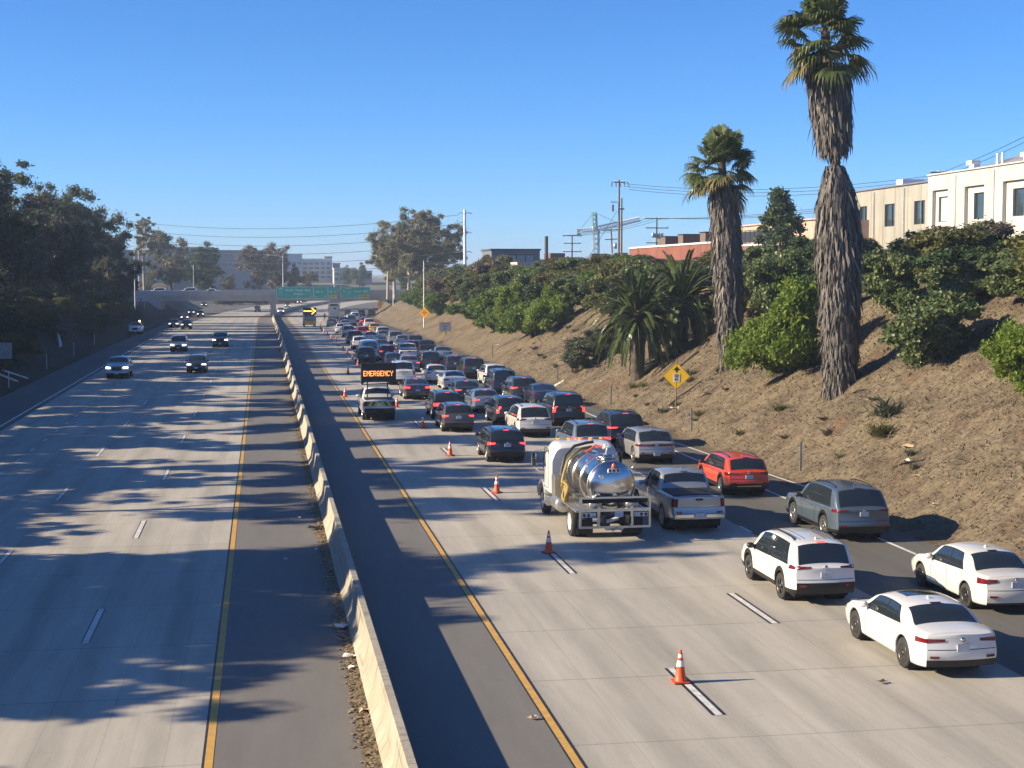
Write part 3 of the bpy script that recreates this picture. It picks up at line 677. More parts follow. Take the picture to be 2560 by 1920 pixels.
# ---------------------------------------------------------------- the queue on the right
car('sport_sedan', 15.0, 31.8, 'white', 'glossy white sports sedan with tinted rear window, nearest the camera', 'car', 0)
car('sedan', 19.2, 37.4, 'pearl', 'cream white sedan cut by the frame edge in the asphalt lane', 'car', 0)
car('suv_square', 14.72, 39.2, 'white', 'white suv with ribbed roof and black lower bumper behind the white sports sedan', 'suv', 1)
car('suv_large', 19.45, 48.2, 'blue_grey', 'large blue grey suv with bright alloy wheels and black roof rails', 'suv', 0)
car('pickup', 14.6, 50.9, 'silver', 'silver pickup truck with black bed cover beside the tanker', 'pickup', 0)
car('suv_skid', 18.95, 58.5, 'orange_red', 'orange red compact suv ahead of the silver pickup', 'suv', 0)
car('hatch', 17.95, 69.0, 'pale_grey', 'pale silver hatchback with a flat angular tail beside the bank', 'car', 0)
car('suv_soft', 15.45, 71.5, 'steel_blue', 'blue silver suv half hidden behind the steel tanker', 'suv', 2)
car('suv_large', 18.2, 75.9, 'black', 'black suv with lit brake lamps beside the dry bank', 'suv', 2, rim='alloy_dark')
car('suv_compact', 11.2, 70.6, 'black', 'black crossover with amber and red lamps left of the white rounded suv', 'suv', 2)
car('suv_soft', 14.42, 81.3, 'pearl', 'white rounded suv with large red tail lamps in mid queue', 'suv', 1)
car('suv_tall_lamp', 14.15, 87.6, 'charcoal', 'charcoal suv with tall upright red lamps beside the white rounded suv', 'suv', 2)
car('suv_big', 17.4, 87.0, 'black', 'big black suv with a chrome bar across its upright tail', 'suv', 2)
car('sedan_round', 18.55, 100.0, 'dark_blue', 'dark blue coupe with a long sloping rear window beside the speed sign bank', 'car', 0, rim='alloy_dark')
car('suv_soft', 17.75, 103.8, 'charcoal', 'dark grey suv with bright bumper corner ahead of the dark blue coupe', 'suv', 2)
car('boxy', 17.4, 110.6, 'dark_blue', 'dark boxy suv directly behind the white slim lamp crossover', 'suv', 0)
car('suv_slim_lamp', 18.1, 118.8, 'white', 'white crossover with one thin red lamp strip beside a concrete drain', 'suv', 0)
car('suv_compact', 10.7, 84.6, 'brown_grey', 'grey suv with lit red brake lamps just right of a cone', 'suv', 2)
car('wagon', 11.0, 92.2, 'charcoal', 'dark wagon with raised roof rack ahead of the grey suv', 'car', 2)
car('sedan_box', 14.0, 96.0, 'steel_blue', 'steel blue sedan with lit high brake lamp in the middle lane', 'car', 2)
car('sedan_box', 13.9, 104.2, 'black', 'black sedan with wide red lamps behind a light blue white sedan', 'car', 2)
car('sedan_round', 10.65, 107.0, 'brown_grey', 'brown grey sedan right of the emergency board truck', 'car', 2)
car('sedan_round', 14.3, 114.5, 'white', 'white fastback sedan with a dark glass roof line in the middle lane', 'car', 0)
car('sedan', 13.8, 122.2, 'white', 'white sedan with lit high brake lamp ahead of the white fastback', 'car', 1)
car('suv_big', 10.9, 120.9, 'white', 'large white suv half hidden by the emergency board', 'suv', 0)
car('minivan', 17.5, 127.4, 'charcoal', 'dark minivan with a large flat rear window beside the bank', 'van', 1)
car('suv_compact', 16.9, 135.0, 'dark_blue', 'dark blue crossover tucked in front of the dark minivan', 'suv', 1)
car('boxy', 14.9, 137.5, 'charcoal', 'charcoal square backed suv without lit lamps between two lanes', 'suv', 0)
car('sedan_box', 18.0, 153.6, 'silver', 'silver sedan beside the bank behind a black truck', 'car', 0)
car('sedan_box', 13.0, 137.0, 'steel_blue', 'blue grey sedan with glowing lamps behind the white pickup', 'car', 2)
car('pickup_small', 17.2, 161.0, 'black', 'black pickup truck with a square bed beside the bank', 'pickup', 0, bumper='trim')
car('suv_soft', 15.9, 163.0, 'dark_blue', 'navy suv with a lit high brake lamp beside the black pickup', 'suv', 1)
car('pickup', 14.25, 151.0, 'white', 'white pickup truck with a pale load in its bed', 'pickup', 0)
car('suv_compact', 12.6, 156.0, 'maroon', 'dark maroon suv with bright brake lamps left of the white pickup', 'suv', 2)
G2 = dict(lev=1)
car('suv_square', 17.6, 178.0, 'black', 'black suv with a tall dark rear window right of a silver sedan', 'suv', 1, **G2)
car('sedan_box', 16.7, 183.3, 'silver', 'silver grey sedan left of the tall black suv', 'car', 0, **G2)
car('suv_soft', 16.3, 190.0, 'silver', 'silver suv ahead of the silver grey sedan', 'suv', 0, **G2)
car('sedan', 15.6, 199.0, 'steel_blue', 'pale blue sedan seen past the left side of the silver suv', 'car', 0, **G2)
car('suv_soft', 16.1, 207.8, 'white', 'white suv beside the bank behind the yellow car', 'suv', 1, **G2)
car('sedan', 16.9, 234.0, 'yellow', 'small yellow car beside the bank, only one in the queue', 'car', 0, **G2)
car('suv_soft', 13.6, 211.0, 'red', 'bright red suv between two white cars', 'suv', 2, **G2)
car('sedan_box', 13.6, 195.0, 'white', 'white sedan just behind the bright red suv', 'car', 0, **G2)
car('sedan_box', 13.1, 171.5, 'blue', 'deep blue sedan right of the white panel van', 'car', 0, **G2)
car('van', 10.65, 155.0, 'white', 'white panel van with two dark rear windows', 'van', 0, **G2)
car('suv_compact', 11.1, 178.0, 'white', 'white crossover ahead of the white panel van', 'suv', 0, **G2)
car('suv_soft', 11.4, 193.0, 'dark_blue', 'dark navy suv ahead of the white crossover', 'suv', 1, **G2)
car('suv_square', 11.9, 215.8, 'silver', 'silver suv ahead of the dark navy suv', 'suv', 1, **G2)
car('sedan', 11.8, 234.0, 'white', 'white sedan at the inner edge of the queue behind a grey sedan', 'car', 0, **G2)
car('suv_square', 9.95, 149.6, 'dark_green', 'dark green suv right above the emergency board', 'suv', 0)
car('sedan', 11.95, 141.0, 'dark_blue', 'dark blue sedan behind the top edge of the emergency board', 'car', 0)
G3 = dict(lev=0)
car('sedan_box', 12.2, 274.5, 'grey', 'grey sedan behind the silver big rig', 'car', 0, **G3)
car('sedan', 13.9, 262.0, 'white', 'white sedan with reddish lamps right of the grey sedan', 'car', 1, **G3)
car('suv_square', 14.6, 281.0, 'maroon', 'maroon suv ahead of the white sedan near the big rig', 'suv', 0, **G3)
car('van', 16.1, 283.0, 'silver', 'silver van right of the maroon suv', 'van', 0, **G3)
car('suv_soft', 18.0, 262.0, 'white', 'white suv with red lamps beside the shrubby bank', 'suv', 2, **G3)
car('suv_soft', 18.5, 279.0, 'maroon', 'dull red suv near the ramp beside the bank', 'suv', 2, **G3)
car('van', 18.9, 318.0, 'white', 'tall white box van near the ramp', 'van', 0, **G3)
car('sedan', 17.0, 310.0, 'white', 'white sedan left of the tall white box van', 'car', 0, **G3)
car('pickup_small', 20.4, 376.5, 'charcoal', 'dark pickup on the ramp below the soil wedge', 'pickup', 0, **G3)
car('pickup_small', 26.8, 391.0, 'black', 'black pickup climbing the off ramp', 'pickup', 1, **G3)
car('suv_soft', 24.2, 391.3, 'grey', 'grey suv on the off ramp left of the black pickup', 'suv', 0, **G3)
car('suv_square', 28.6, 421.0, 'maroon', 'red brown suv highest on the off ramp', 'suv', 2, **G3)
# ---------------------------------------------------------------- oncoming traffic on the left
LG = 'oncoming cars on the left carriageway'
def onc(kind, x, y, col, label, cat='car', head=1, lev=1, **k): return car(kind, x, y+.9, col, label, cat, 0, lev, pi, None, LG, head=head, **k)
onc('pickup_small', -12.2, 134.6, 'silver', 'silver pickup with lit headlamps nearest on the left carriageway', 'pickup')
onc('suv_compact', -5.9, 140.5, 'dark_blue', 'dark blue crossover with bright headlamps near the yellow line', 'suv')
onc('boxy', -9.5, 178.2, 'white', 'white square suv with lit headlamps in the middle lane', 'suv')
onc('pickup_small', -5.1, 188.3, 'black', 'black pickup with bright headlamps near the yellow line', 'pickup')
onc('sedan', -15.7, 278.5, 'charcoal', 'dark sedan with headlamps in the outer ramp lane', 'car')
onc('suv_compact', -12.9, 266.2, 'black', 'black crossover beside the dark sedan in the ramp lanes', 'suv')
onc('sedan', -17.4, 352.0, 'maroon', 'dark red car with headlamps ahead of the ramp pair', 'car', lev=0)
onc('sedan', -19.0-road_x(420), 420, 'black', 'black car on the ramp nearer the left edge line', 'car', lev=0)
onc('sedan', -15.6-road_x(395), 395, 'charcoal', 'charcoal car on the ramp nearer the gore', 'car', lev=0)
onc('suv_soft', -19.3-road_x(520), 520, 'black', 'black car with headlamps just under the bridge deck', 'suv', lev=0)
onc('boxy', -5.6, 446, 'charcoal', 'dark square suv left of the bridge pier', 'suv', head=0, lev=0)
onc('suv_soft', 8.1-road_x(425)-3.2, 425, 'white', 'white suv just past the curve of the barrier', 'suv', head=1, lev=0)
onc('sedan', 11.2-road_x(506)-3.2, 506, 'charcoal', 'dark car with headlamps second round the curve', 'car', lev=0)
onc('sedan', 16.5-road_x(567)-3.2, 567, 'charcoal', 'dark car with headlamps farthest round the curve', 'car', lev=0)
o = onc('pickup_small', -18.9, 236.5, 'white', 'white work pickup parked on the left shoulder with amber beacon', 'pickup', head=0)
m = MB(); m.box((0,.2,1.83),(1.2,.3,.06)); m.build('roof_bar', M['dark_metal'], o); m = MB(); m.lathe([(.09,1.86),(.09,2.0),(.01,2.05)], 10, (-.5,.2,0)); M['beacon'] = mat('amber beacon', (.9,.4,.05), .3, emit=(1,.55,.15), es=14); m.build('beacon', M['beacon'], o)
# ---------------------------------------------------------------- tank truck
M['truck_white'] = mat('white truck enamel', (.66,.66,.65), .3, coat=.7, var=.06, vscale=1.5)
M['tank'] = mat('polished tank steel', (.60,.60,.60), .2, 1., var=.16, vscale=2.5, bump=.03, bscale=3)
M['alu'] = mat('brushed aluminium', (.58,.58,.57), .32, .9, var=.12, vscale=5)
M['hose'] = mat('yellow suction hose', (.36,.25,.05), .55, var2=(.16,.11,.03), vscale=10)
M['hose_dark'] = mat('dark rubber hose', (.03,.028,.026), .5)
def wheel_mb(c, r, w, sg, dual=False):
    m = MB(); k = [(r*.60,-w/2),(r*.95,-w/2),(r,-w*.36),(r,w*.36),(r*.95,w/2),(r*.60,w/2),(r*.56,w*.2),(.01,w*.15)]
    m.lathe([(a, b*sg) for a, b in k], 28, c, 'x')
    if dual: m.lathe([(a, b*sg) for a, b in k], 28, (c[0]-sg*(w+.05), c[1], c[2]), 'x')
    return m
T = thing('tank_truck', 'white vacuum tank truck with a polished steel tank and yellow hoses', 'tank truck', (11.35, 49.9, .006))
# local: y = 0 rear axle, front axle +5.0
m = MB()
for sg in (1, -1): m.box((sg*.42, 1.6, .80), (.09, 7.0, .24))
for y in (-1.2, 1.2, 2.6, 4.2): m.box((0, y, .8), (.78, .12, .2))
m.lathe([(.12,-.9),(.12,.9)], 10, (0,0,.5), 'x'); m.lathe([(.02,-.2),(.26,-.14),(.26,.14),(.02,.2)], 14, (0,0,.5), 'x'); m.lathe([(.1,-.95),(.1,.95)], 10, (0,5.,.48), 'x')
m.build('chassis', M['dark_metal'], T)
for y, dual in ((0, True), (5.0, False)):
    for sg in (1, -1):
        w = wheel_mb((sg*1.08, y, .5), .5, .26, sg, dual).build('wheel', M['rubber'], T)
        m = MB(); m.lathe([(.30, sg*.135),(.285, sg*.11),(.24, sg*(.02 if dual else .10)),(.14, sg*(.04 if dual else .13)),(.10, sg*(.09 if dual else .17)),(.01, sg*(.10 if dual else .18))], 24, (sg*1.08, y, .5), 'x')
        for k in range(8): m.box((sg*(1.08+(.05 if dual else .13)), y+.19*cos(k*pi/4), .5+.19*sin(k*pi/4)), (.05,.03,.03))
        m.build('rim', M['alu'] if not dual else M['white_metal'], w)
# cab
sec = [(3.05,1.22,1.0,2.62),(3.1,1.22,1.0,2.70),(3.5,1.24,1.0,2.78),(4.1,1.24,1.0,2.80),(4.45,1.22,.98,2.70),(4.85,1.18,.95,1.98),(4.95,1.12,.95,1.80),(6.0,.98,.95,1.62),(6.35,.85,.95,1.42),(6.42,.7,.95,1.2)]
m = MB(); G = []
for y, w, z0, z1 in sec:
    P = []
    for k in range(5): P.append((w-.0*k, y, lerp(z0, z1-.45 if z1 > 2.2 else z1-.25, k/4)))
    h = .45 if z1 > 2.2 else .25
    for k in range(1, 7): t = k/6*pi/2; P.append((w-.04-h*.75*(1-cos(t)), y, z1-h+h*sin(t)))
    P.append((w*.5, y, z1+.01)); P.append((0, y, z1+.02)); G.append(P)
m.grid(G, 0, True); m.grid([[(-a, b, c) for a, b, c in r] for r in G], 0, True, flip=True)
r = G[0]; m.add(r+[(-a, b, c) for a, b, c in r[::-1]], [tuple(range(2*len(r)))[::-1]]); r = G[-1]; m.add(r+[(-a, b, c) for a, b, c in r[::-1]], [tuple(range(2*len(r)))])
cab = m.build('cab', M['truck_white'], T)
for sg in (1, -1):
    m = MB(); x = sg*1.235; m.add([(x,3.75,1.85),(x,4.62,1.80),(x*.985,4.5,2.25),(x*.985,4.3,2.45),(x*.985,3.8,2.45)], [(0,1,2,3,4) if sg > 0 else (4,3,2,1,0)]); m.build('side_window', M['glass'], T)
    m = MB(); x = sg*1.243; m.tube([(x,3.7,1.1),(x,3.7,2.5),(x,4.35,2.55),(x,4.72,1.9),(x,4.72,1.1),(x,3.7,1.1)], .012, 4); m.build('door_frame', M['under'], T)
    m = MB(); prof = []
    for k in range(9): t = pi*k/8; prof.append((5.0+.72*cos(t), .55+.72*sin(t)))
    pin = [(5.0+.64*cos(pi*k/8), .55+.64*sin(pi*k/8)) for k in range(9)][::-1]
    n = len(prof)
    for X0, X1 in ((sg*.82, sg*1.26),):
        G = [[(X, a, b) for a, b in prof] for X in (X0, X1)]; m.grid(G, 0, True, flip=sg < 0)
        m.add([(X1, a, b) for a, b in prof+pin], [(i, i+1, 2*n-2-i, 2*n-1-i) if sg < 0 else (2*n-1-i, 2*n-2-i, i+1, i) for i in range(n-1)])
    m.build('fender', M['truck_white'], T)
    m = MB(); m.box((sg*1.62, 4.62, 2.05), (.17, .10, .52), 0, 0, 0, .03); mr = m.build('wing_mirror', M['chrome'], T)
    m = MB(); m.box((sg*1.62, 4.56, 2.05), (.13, .02, .46)); m.build('mirror_glass', M['glass'], mr)
    m = MB(); m.tube([(sg*1.2,4.7,1.55),(sg*1.45,4.7,1.62),(sg*1.62,4.64,1.80)], .025, 6); m.tube([(sg*1.2,4.5,2.45),(sg*1.62,4.62,2.35)], .018, 6); m.build('mirror_arm', M['alu'], T)
    m = MB(); m.box((sg*1.13, 3.95, .52), (.34, .8, .05)); m.box((sg*1.13, 3.95, .82), (.30, .7, .05)); m.build('step', M['alu'], T)
    m = MB(); m.lathe([(.01,-.55),(.26,-.53),(.28,-.48),(.28,.48),(.26,.53),(.01,.55)], 20, (sg*.98, 2.75, .72), 'y'); m.build('fuel_tank', M['alu'], T)
m = MB(); G = [[(lerp(-1.0,1.0,a), lerp(4.52,4.88,b)+.02, lerp(2.62,1.92,b)+.03) for a in np.linspace(0,1,7)] for b in (0,.5,1)]; m.grid(G); m.build('windshield', M['glass'], T)
m = MB(); m.box((0, 6.44, 1.15), (1.1, .06, .42)); m.build('grille', M['chrome'], T)
m = MB(); m.box((0, 6.5, .68), (2.3, .2, .32), 0, 0, 0, .05); m.build('front_bumper', M['chrome'], T)
# sun visor and cab roof lamps
for k in range(5): m = MB(); m.box((-.8+.4*k, 4.2, 2.84), (.12,.1,.05), 0, 0, 0, .02); m.build('roof_lamp', M['amber'], T)
# tank: y -1.05 .. 2.75
R0 = .80; zc = 1.83; yr, yf = -.95, 2.72
prof = [(.01, yr-.33)]+[(R0*sin(t), yr-.33*cos(t)) for t in np.linspace(.12, pi/2, 10)]+[(R0, lerp(yr, yf, k/8)) for k in range(1, 9)]+[(R0*cos(t), yf+.28*sin(t)) for t in np.linspace(.15, 1.5, 8)]
m = MB(); m.lathe(prof, 48, (0,0,zc), 'y'); tank = m.build('tank', M['tank'], T)
for y in (yr, .25, 1.5, yf-.05):
    m = MB(); m.lathe([(R0, y-.035),(R0+.022, y-.03),(R0+.022, y+.03),(R0, y+.035)], 48, (0,0,zc), 'y'); m.build('tank_band', M['alu'], tank)
m = MB(); m.lathe([(.30,0),(.30,.10),(.36,.10),(.36,.15),(.28,.2),(.01,.22)], 22, (0,-.25,zc+R0-.04))
for k in range(6): m.box((.33*cos(k*pi/3), -.25+.33*sin(k*pi/3), zc+R0+.12), (.05,.05,.12))
m.build('manhole', M['tank'], tank)
m = MB(); m.tube([(0,-.25,zc+R0+.15),(0,-.25,zc+R0+.38),(0,.0,zc+R0+.42),(.05,.35,zc+R0+.3)], .055, 8); m.build('vent_pipe', M['white_metal'], tank)
M['red_hose'] = mat('red air hose', (.30,.03,.02), .5)
m = MB(); m.tube([(.05,.3,zc+R0+.3),(-.1,1.0,zc+R0+.32),(-.25,1.5,zc+R0+.08),(-.3,1.7,zc+R0+.02)], .04, 8); m.build('air_hose', M['red_hose'], tank)
for sg in (1, -1):
    m = MB(); m.tube([(sg*.74,-.85,zc+.55),(sg*.86,-.9,zc+.72),(sg*.8,-.9,zc+.86)], .025, 6); m.build('tank_hook', M['alu'], tank)
m = MB(); m.box((.03, -1.23, zc+.52), (.42,.05,.15), 0, 0, 0, .02); lb = m.build('light_box', M['white_metal'], tank)
for k in (-1, 0, 1): m = MB(); m.lathe([(.045,-1.262),(.01,-1.268)], 12, (.03+.14*k, 0, zc+.53), 'y'); m.build('lamp', M['under'], lb)
m = MB(); m.lathe([(.05,zc+.60),(.06,zc+.62),(.06,zc+.72),(.01,zc+.77)], 12, (.03,-1.2,0)); M['beacon_off'] = mat('orange beacon dome', (.75,.13,.02), .25, coat=.5); m.build('beacon', M['beacon_off'], tank)
for x, z in ((-.40, .33), (-.52, -.28), (.05, -.30)):
    m = MB(); y = -1.0-.30*sqrt(max(0, 1-((x*x+z*z)/R0**2))); m.lathe([(.075,y-.08),(.075,y+.1)], 12, (x,0,zc+z), 'y'); m.lathe([(.01,y-.085),(.075,y-.08)], 12, (x,0,zc+z), 'y'); m.build('port', M['tank'], tank)
m = MB(); m.box((0, .9, 1.05), (1.3, 3.7, .12)); m.box((-.95, .9, .98), (.5, 3.9, .06)); m.box((.95, .9, .98), (.5, 3.9, .06)); m.build('deck', M['alu'], T)
# toolbox and coiled hose on the left
m = MB(); m.box((-1.12, 2.55, 1.38), (.36, .5, .75), 0, 0, 0, .02); m.build('toolbox', M['alu'], T)
for k in range(4):
    m = MB(); pts = []
    for j in range(22):
        t = 2*pi*j/21; pts.append((-1.13+.02*k+.05*sin(3*t+k), 1.15+.13*k+.25*cos(t)*(1+.08*k), 1.32+.36*sin(t)*(1-.04*k)))
    m.tube(pts, .05, 8); m.build('hose_coil', M['hose'], T)
m = MB(); m.tube([(-1.1,1.9,1.55),(-1.0,2.0,1.9),(-.85,2.05,2.3),(-.62,2.1,2.55),(-.3,2.4,2.68),(.1,2.6,2.72)], .05, 8); m.build('suction_hose', M['hose'], T)
m = MB(); m.tube([(-.98,2.62,1.3),(-.95,2.7,1.9),(-.8,2.8,2.4),(-.45,2.9,2.72),(0,2.95,2.82),(.25,2.9,2.86)], .055, 8); m.build('exhaust_hose', M['hose_dark'], T)
# rear frame
m = MB(); yb = -1.55
for sg in (1, -1):
    m.box((sg*1.17, yb, 1.02), (.07,.07,1.0)); m.box((sg*.56, yb-.04, .86), (.09,.06,.72)); m.box((sg*1.0, -.75, 1.10), (.06, 1.5, .06))
m.box((0, yb, 1.10), (2.40,.09,.10)); m.box((0, yb, .53), (2.38,.06,.07)); m.box((0, yb+.03, 1.50), (2.36,.05,.05))
m.build('rear_frame', M['alu'], T)
m = MB(); m.box((0, yb-.01, 1.40), (2.2,.05,.13)); m.build('rear_board', M['under'], T)
for sg in (1, -1):
    m = MB(); m.box((sg*.88, yb-.02, .94), (.46,.04,.14)); pn = m.build('tail_lamp_panel', M['white_metal'], T)
    for k, q in enumerate(('lamp_red','lamp_red','lamp_clear')):
        m = MB(); m.lathe([(.001,-.02),(.052,-.015),(.055,.01)], 14, (sg*(1.04-.15*k), yb-.045, .94), 'y'); m.build('tail_light', M[q], pn)
m = MB(); m.box((.13, yb-.02, .96), (.3,.03,.2), 0, 0, 0, .01); m.build('licence_plate', M['plate'], T)
m = MB(); m.tube([(-.7,-1.3,.74),(-.2,-1.4,.70),(.1,-1.45,.80),(.2,-1.42,.9)], .06, 8); m.build('outlet_pipe', M['white_metal'], T)
m = MB(); m.box((0,-1.42,.46),(.6,.12,.1)); m.tube([(-.1,-1.6,.42),(.05,-1.6,.50),(.22,-1.58,.46)], .035, 6); m.build('tow_hitch', M['alu'], T)
for sg in (1, -1):
    m = MB(); m.box((sg*.80, -.62, .40), (.52,.02,.5)); m.build('mud_flap', M['rubber'], T)
for sg, mt in ((-.62, 'tank'), (.62, 'tank')):
    m = MB(); m.lathe([(.01,-1.42),(.2,-1.40),(.22,-1.34),(.22,-.6),(.01,-.58)], 18, (sg,0,1.24), 'y'); m.build('canister', M['alu'], T)
# ---------------------------------------------------------------- emergency board truck
e = car('pickup', 6.85, 92.2, 'white', 'white service pickup carrying a black message board reading emergency', 'pickup', 0, bumper='trim', rim='alloy', name='service_pickup')
M['screen'] = mat('black message board', (.016,.017,.02), .5, var=.3, vscale=2)
M['led'] = mat('orange leds', (.8,.25,.03), .5, emit=(1,.32,.06), es=1.5)
m = MB(); m.box((.05,-1.35,2.84), (2.14,.28,1.16), 0, 0, 0, .02); bd = m.build('message_board', M['screen'], e)
for sg in (1, -1): m = MB(); m.tube([(sg*.62,-1.25,1.2),(sg*.62,-1.3,2.3)], .035, 6); m.build('board_post', M['dark_metal'], e)
m = MB(); m.tube([(-.98,-1.4,2.3),(-.98,-1.4,2.12),(.98,-1.4,2.12),(.98,-1.4,2.3)], .035, 6); m.build('board_frame', M['dark_metal'], e)
m = MB(); m.box((0,-1.0,2.0),(1.25,.2,.09)); m.build('light_bar', M['white_metal'], e)
for sg in (1, -1): m = MB(); m.lathe([(.01,-.12),(.11,-.1),(.11,.1),(.01,.12)], 14, (sg*.86,-.1,2.16), 'y'); m.build('spot_lamp', M['dark_metal'], e)
FONT = {'E':'11111 10000 10000 11110 10000 10000 11111','M':'10001 11011 10101 10101 10001 10001 10001','R':'11110 10001 10001 11110 10100 10010 10001','G':'01110 10001 10000 10111 10001 10001 01110','N':'10001 11001 10101 10011 10001 10001 10001','C':'01110 10001 10000 10000 10000 10001 01110','Y':'10001 10001 01010 00100 00100 00100 00100'}
m = MB(); px = .034; x = .05-px*6*9/2+px*.5
for ch in 'EMERGENCY':
    for r_, row in enumerate(FONT[ch].split()):
        for c_, b_ in enumerate(row):
            if b_ == '1': m.box((x+c_*px, -1.495, 2.92-r_*.046), (.030,.012,.042))
    x += 6*px
m.build('lettering', M['led'], bd)
M['chev_y'] = mat('lime reflective stripe', (.55,.62,.05), .5); M['chev_r'] = mat('brown red reflective stripe', (.22,.06,.03), .5)
yb = -5.85/2-.115
for sg in (1, -1):
    for k in range(4):
        m = MB(); x0 = .20+.17*k; m.add([(sg*x0,yb,.94),(sg*(x0+.15),yb,.94),(sg*(x0+.0),yb,1.20),(sg*(x0-.15),yb,1.20)], [(0,1,2,3) if sg > 0 else (3,2,1,0)]); m.build('chevron_stripe', M['chev_r' if k%2 else 'chev_y'], e)
m = MB(); m.box((0,-3.02,.62),(1.8,.12,.34),0,0,0,.03); m.build('rear_step', M['under'], e)
# ---------------------------------------------------------------- arrow board truck
A = thing('arrow_board_truck', 'work truck with a lit yellow arrow board standing in the closed lane', 'truck', (8.25, 275.5, road_z(276)+.006))
m = MB(); m.box((0,2.0,.75),(2.2,6.6,.3)); m.build('chassis', M['dark_metal'], A)
m = MB(); m.box((0,.6,1.35),(2.3,4.0,.9),0,0,0,.05); m.build('bed', paint('steel_blue'), A)
m = MB(); m.prism([(3.0,.9),(5.2,.9),(5.2,1.5),(4.6,1.7),(4.2,2.45),(3.0,2.5)], 'x', -1.05, 1.05); m.build('cab', M['truck_white'], A)
m = MB(); m.box((0,2.98,2.05),(1.6,.04,.5)); m.build('rear_window', M['glass'], A)
m = MB(); m.box((0,-1.45,2.85),(2.4,.15,1.25),0,0,0,.03); ab = m.build('arrow_board', M['screen'], A)
for sg in (1, -1): m = MB(); m.tube([(sg*.7,-1.3,1.6),(sg*.7,-1.4,2.4)], .05, 6); m.build('board_post', M['dark_metal'], A)
M['arrow'] = mat('lit arrow lamps', (.9,.6,.1), .4, emit=(1,.55,.08), es=2.2)
m = MB()
for k in range(8): m.box((-1.0+.2*k,-1.535,2.85),(.15,.02,.17))
for k in range(4):
    for q in (1, -1): m.box((.95-.17*k,-1.535,2.85+q*.16*k),(.17,.02,.17))
m.build('arrow_lamp', M['arrow'], ab)
M['attenuator'] = mat('yellow crash cushion', (.62,.42,.06), .6, var=.3, vscale=2)
m = MB(); m.box((0,-1.75,.75),(1.9,.5,.75),0,0,0,.04); m.build('crash_cushion', M['attenuator'], A)
for y in (-.2, 4.4):
    for sg in (1, -1): wheel_mb((sg*.95,y,.45), .45, .28, sg).build('wheel', M['rubber'], A)
# ---------------------------------------------------------------- semi tractor seen from behind
Z = thing('semi_tractor', 'silver big rig tractor standing in the closed lane behind the worker', 'truck', (15.0, 326., road_z(327)+.006))
m = MB(); m.prism([(.0,1.0),(5.6,.9),(5.6,1.9),(4.4,2.1),(3.9,3.1),(2.6,3.75),(.2,3.9),(.0,3.7)], 'x', -1.22, 1.22); m.build('cab', paint('silver'), Z)
m = MB(); m.box((0,-.02,3.5),(1.7,.05,.4)); m.box((.1,-.02,2.75),(.55,.05,.4)); m.build('rear_window', M['glass'], Z)
m = MB(); m.box((0,-1.6,.85),(.9,3.6,.3)); m.build('chassis', M['dark_metal'], Z)
for y in (-2.4, -1.1, 4.5):
    for sg in (1, -1): wheel_mb((sg*1.0,y,.5), .5, .3, sg, y < 0).build('wheel', M['rubber'], Z)
for sg in (1, -1): m = MB(); m.tube([(sg*1.1,-.15,1.0),(sg*1.1,-.15,4.1)], .09, 8); m.build('exhaust_stack', M['chrome'], Z)
for sg in (1, -1): m = MB(); m.box((sg*1.0,-3.3,.7),(.5,.05,.5)); m.build('mud_flap', M['rubber'], Z)
# ---------------------------------------------------------------- bridge traffic
# ---------------------------------------------------------------- cones
M['cone'] = mat('orange cone plastic', (.75,.09,.02), .5, var=.12, vscale=4)
M['cone_base'] = mat('dark orange cone foot', (.42,.05,.015), .7, var=.3, vscale=6)
M['reflective'] = mat('white reflective sleeve', (.74,.74,.72), .4, var=.08, vscale=12)
def cone_kit():
    b = MB(); b.box((0,0,.02), (.37,.37,.04), 0, 0, 0, .015); b1 = b.mesh('base', [M['cone_base']])
    r = lambda z: lerp(.135, .028, z/.68)
    c = MB(); c.lathe([(r(.0)+.012,.04),(r(.05),.06),(r(.30),.32),(r(.30),.34),(r(.68),.70),(.03,.71),(.001,.71)], 20); c1 = c.mesh('body', [M['cone']])
    s = [MB().lathe([(r(a)+.006,a+.03),(r(z)+.006,z+.03)], 20).mesh('sleeve', [M['reflective']]) for a, z in ((.33,.46),(.52,.60))]
    return b1, c1, s
CK = cone_kit()
def cone(x, y, label, rz=0.):
    o = thing('traffic_cone', label, 'traffic cone', (x+road_x(y), y, road_z(y)+.012), rz, 'traffic cones along the closed lane')
    link('base', CK[0], o); link('body', CK[1], o)
    for q in CK[2]: link('sleeve', q, o)
    return o
cl = ['orange cone at the head of a white dash, nearest the camera', 'orange cone at a white dash just behind the tanker', 'orange cone left of the tanker cab', 'orange cone left of the black crossover', 'orange cone left of the grey suv with red lamps',
      'orange cone at the right rear corner of the board truck', 'lone orange cone left of the board truck near the yellow line', 'orange cone left of the message board']
for i, (x, y) in enumerate([(8.84,31.39),(8.86,46.9),(9.25,60.3),(8.91,73.1),(8.97,86.5),(8.69,100.4),(5.75,109.4),(7.37,134.7)]): cone(x, y, cl[i], .3*i)
fl = ['orange cone at the top left corner of the message board', 'orange cone level with the white panel van rear', 'orange cone level with the white panel van front', 'orange cone just ahead of the white panel van', 'orange cone level with the white crossover', 'orange cone level with the navy suv',
      'orange cone far up the row left of the silver suv', 'dark shaded cone in the far row', 'orange cone far up the row left of the white sedan', 'orange cone fourth from the arrow truck', 'orange cone third from the arrow truck', 'orange cone beside the arrow truck tail', 'orange cone between the arrow truck and the big rig']
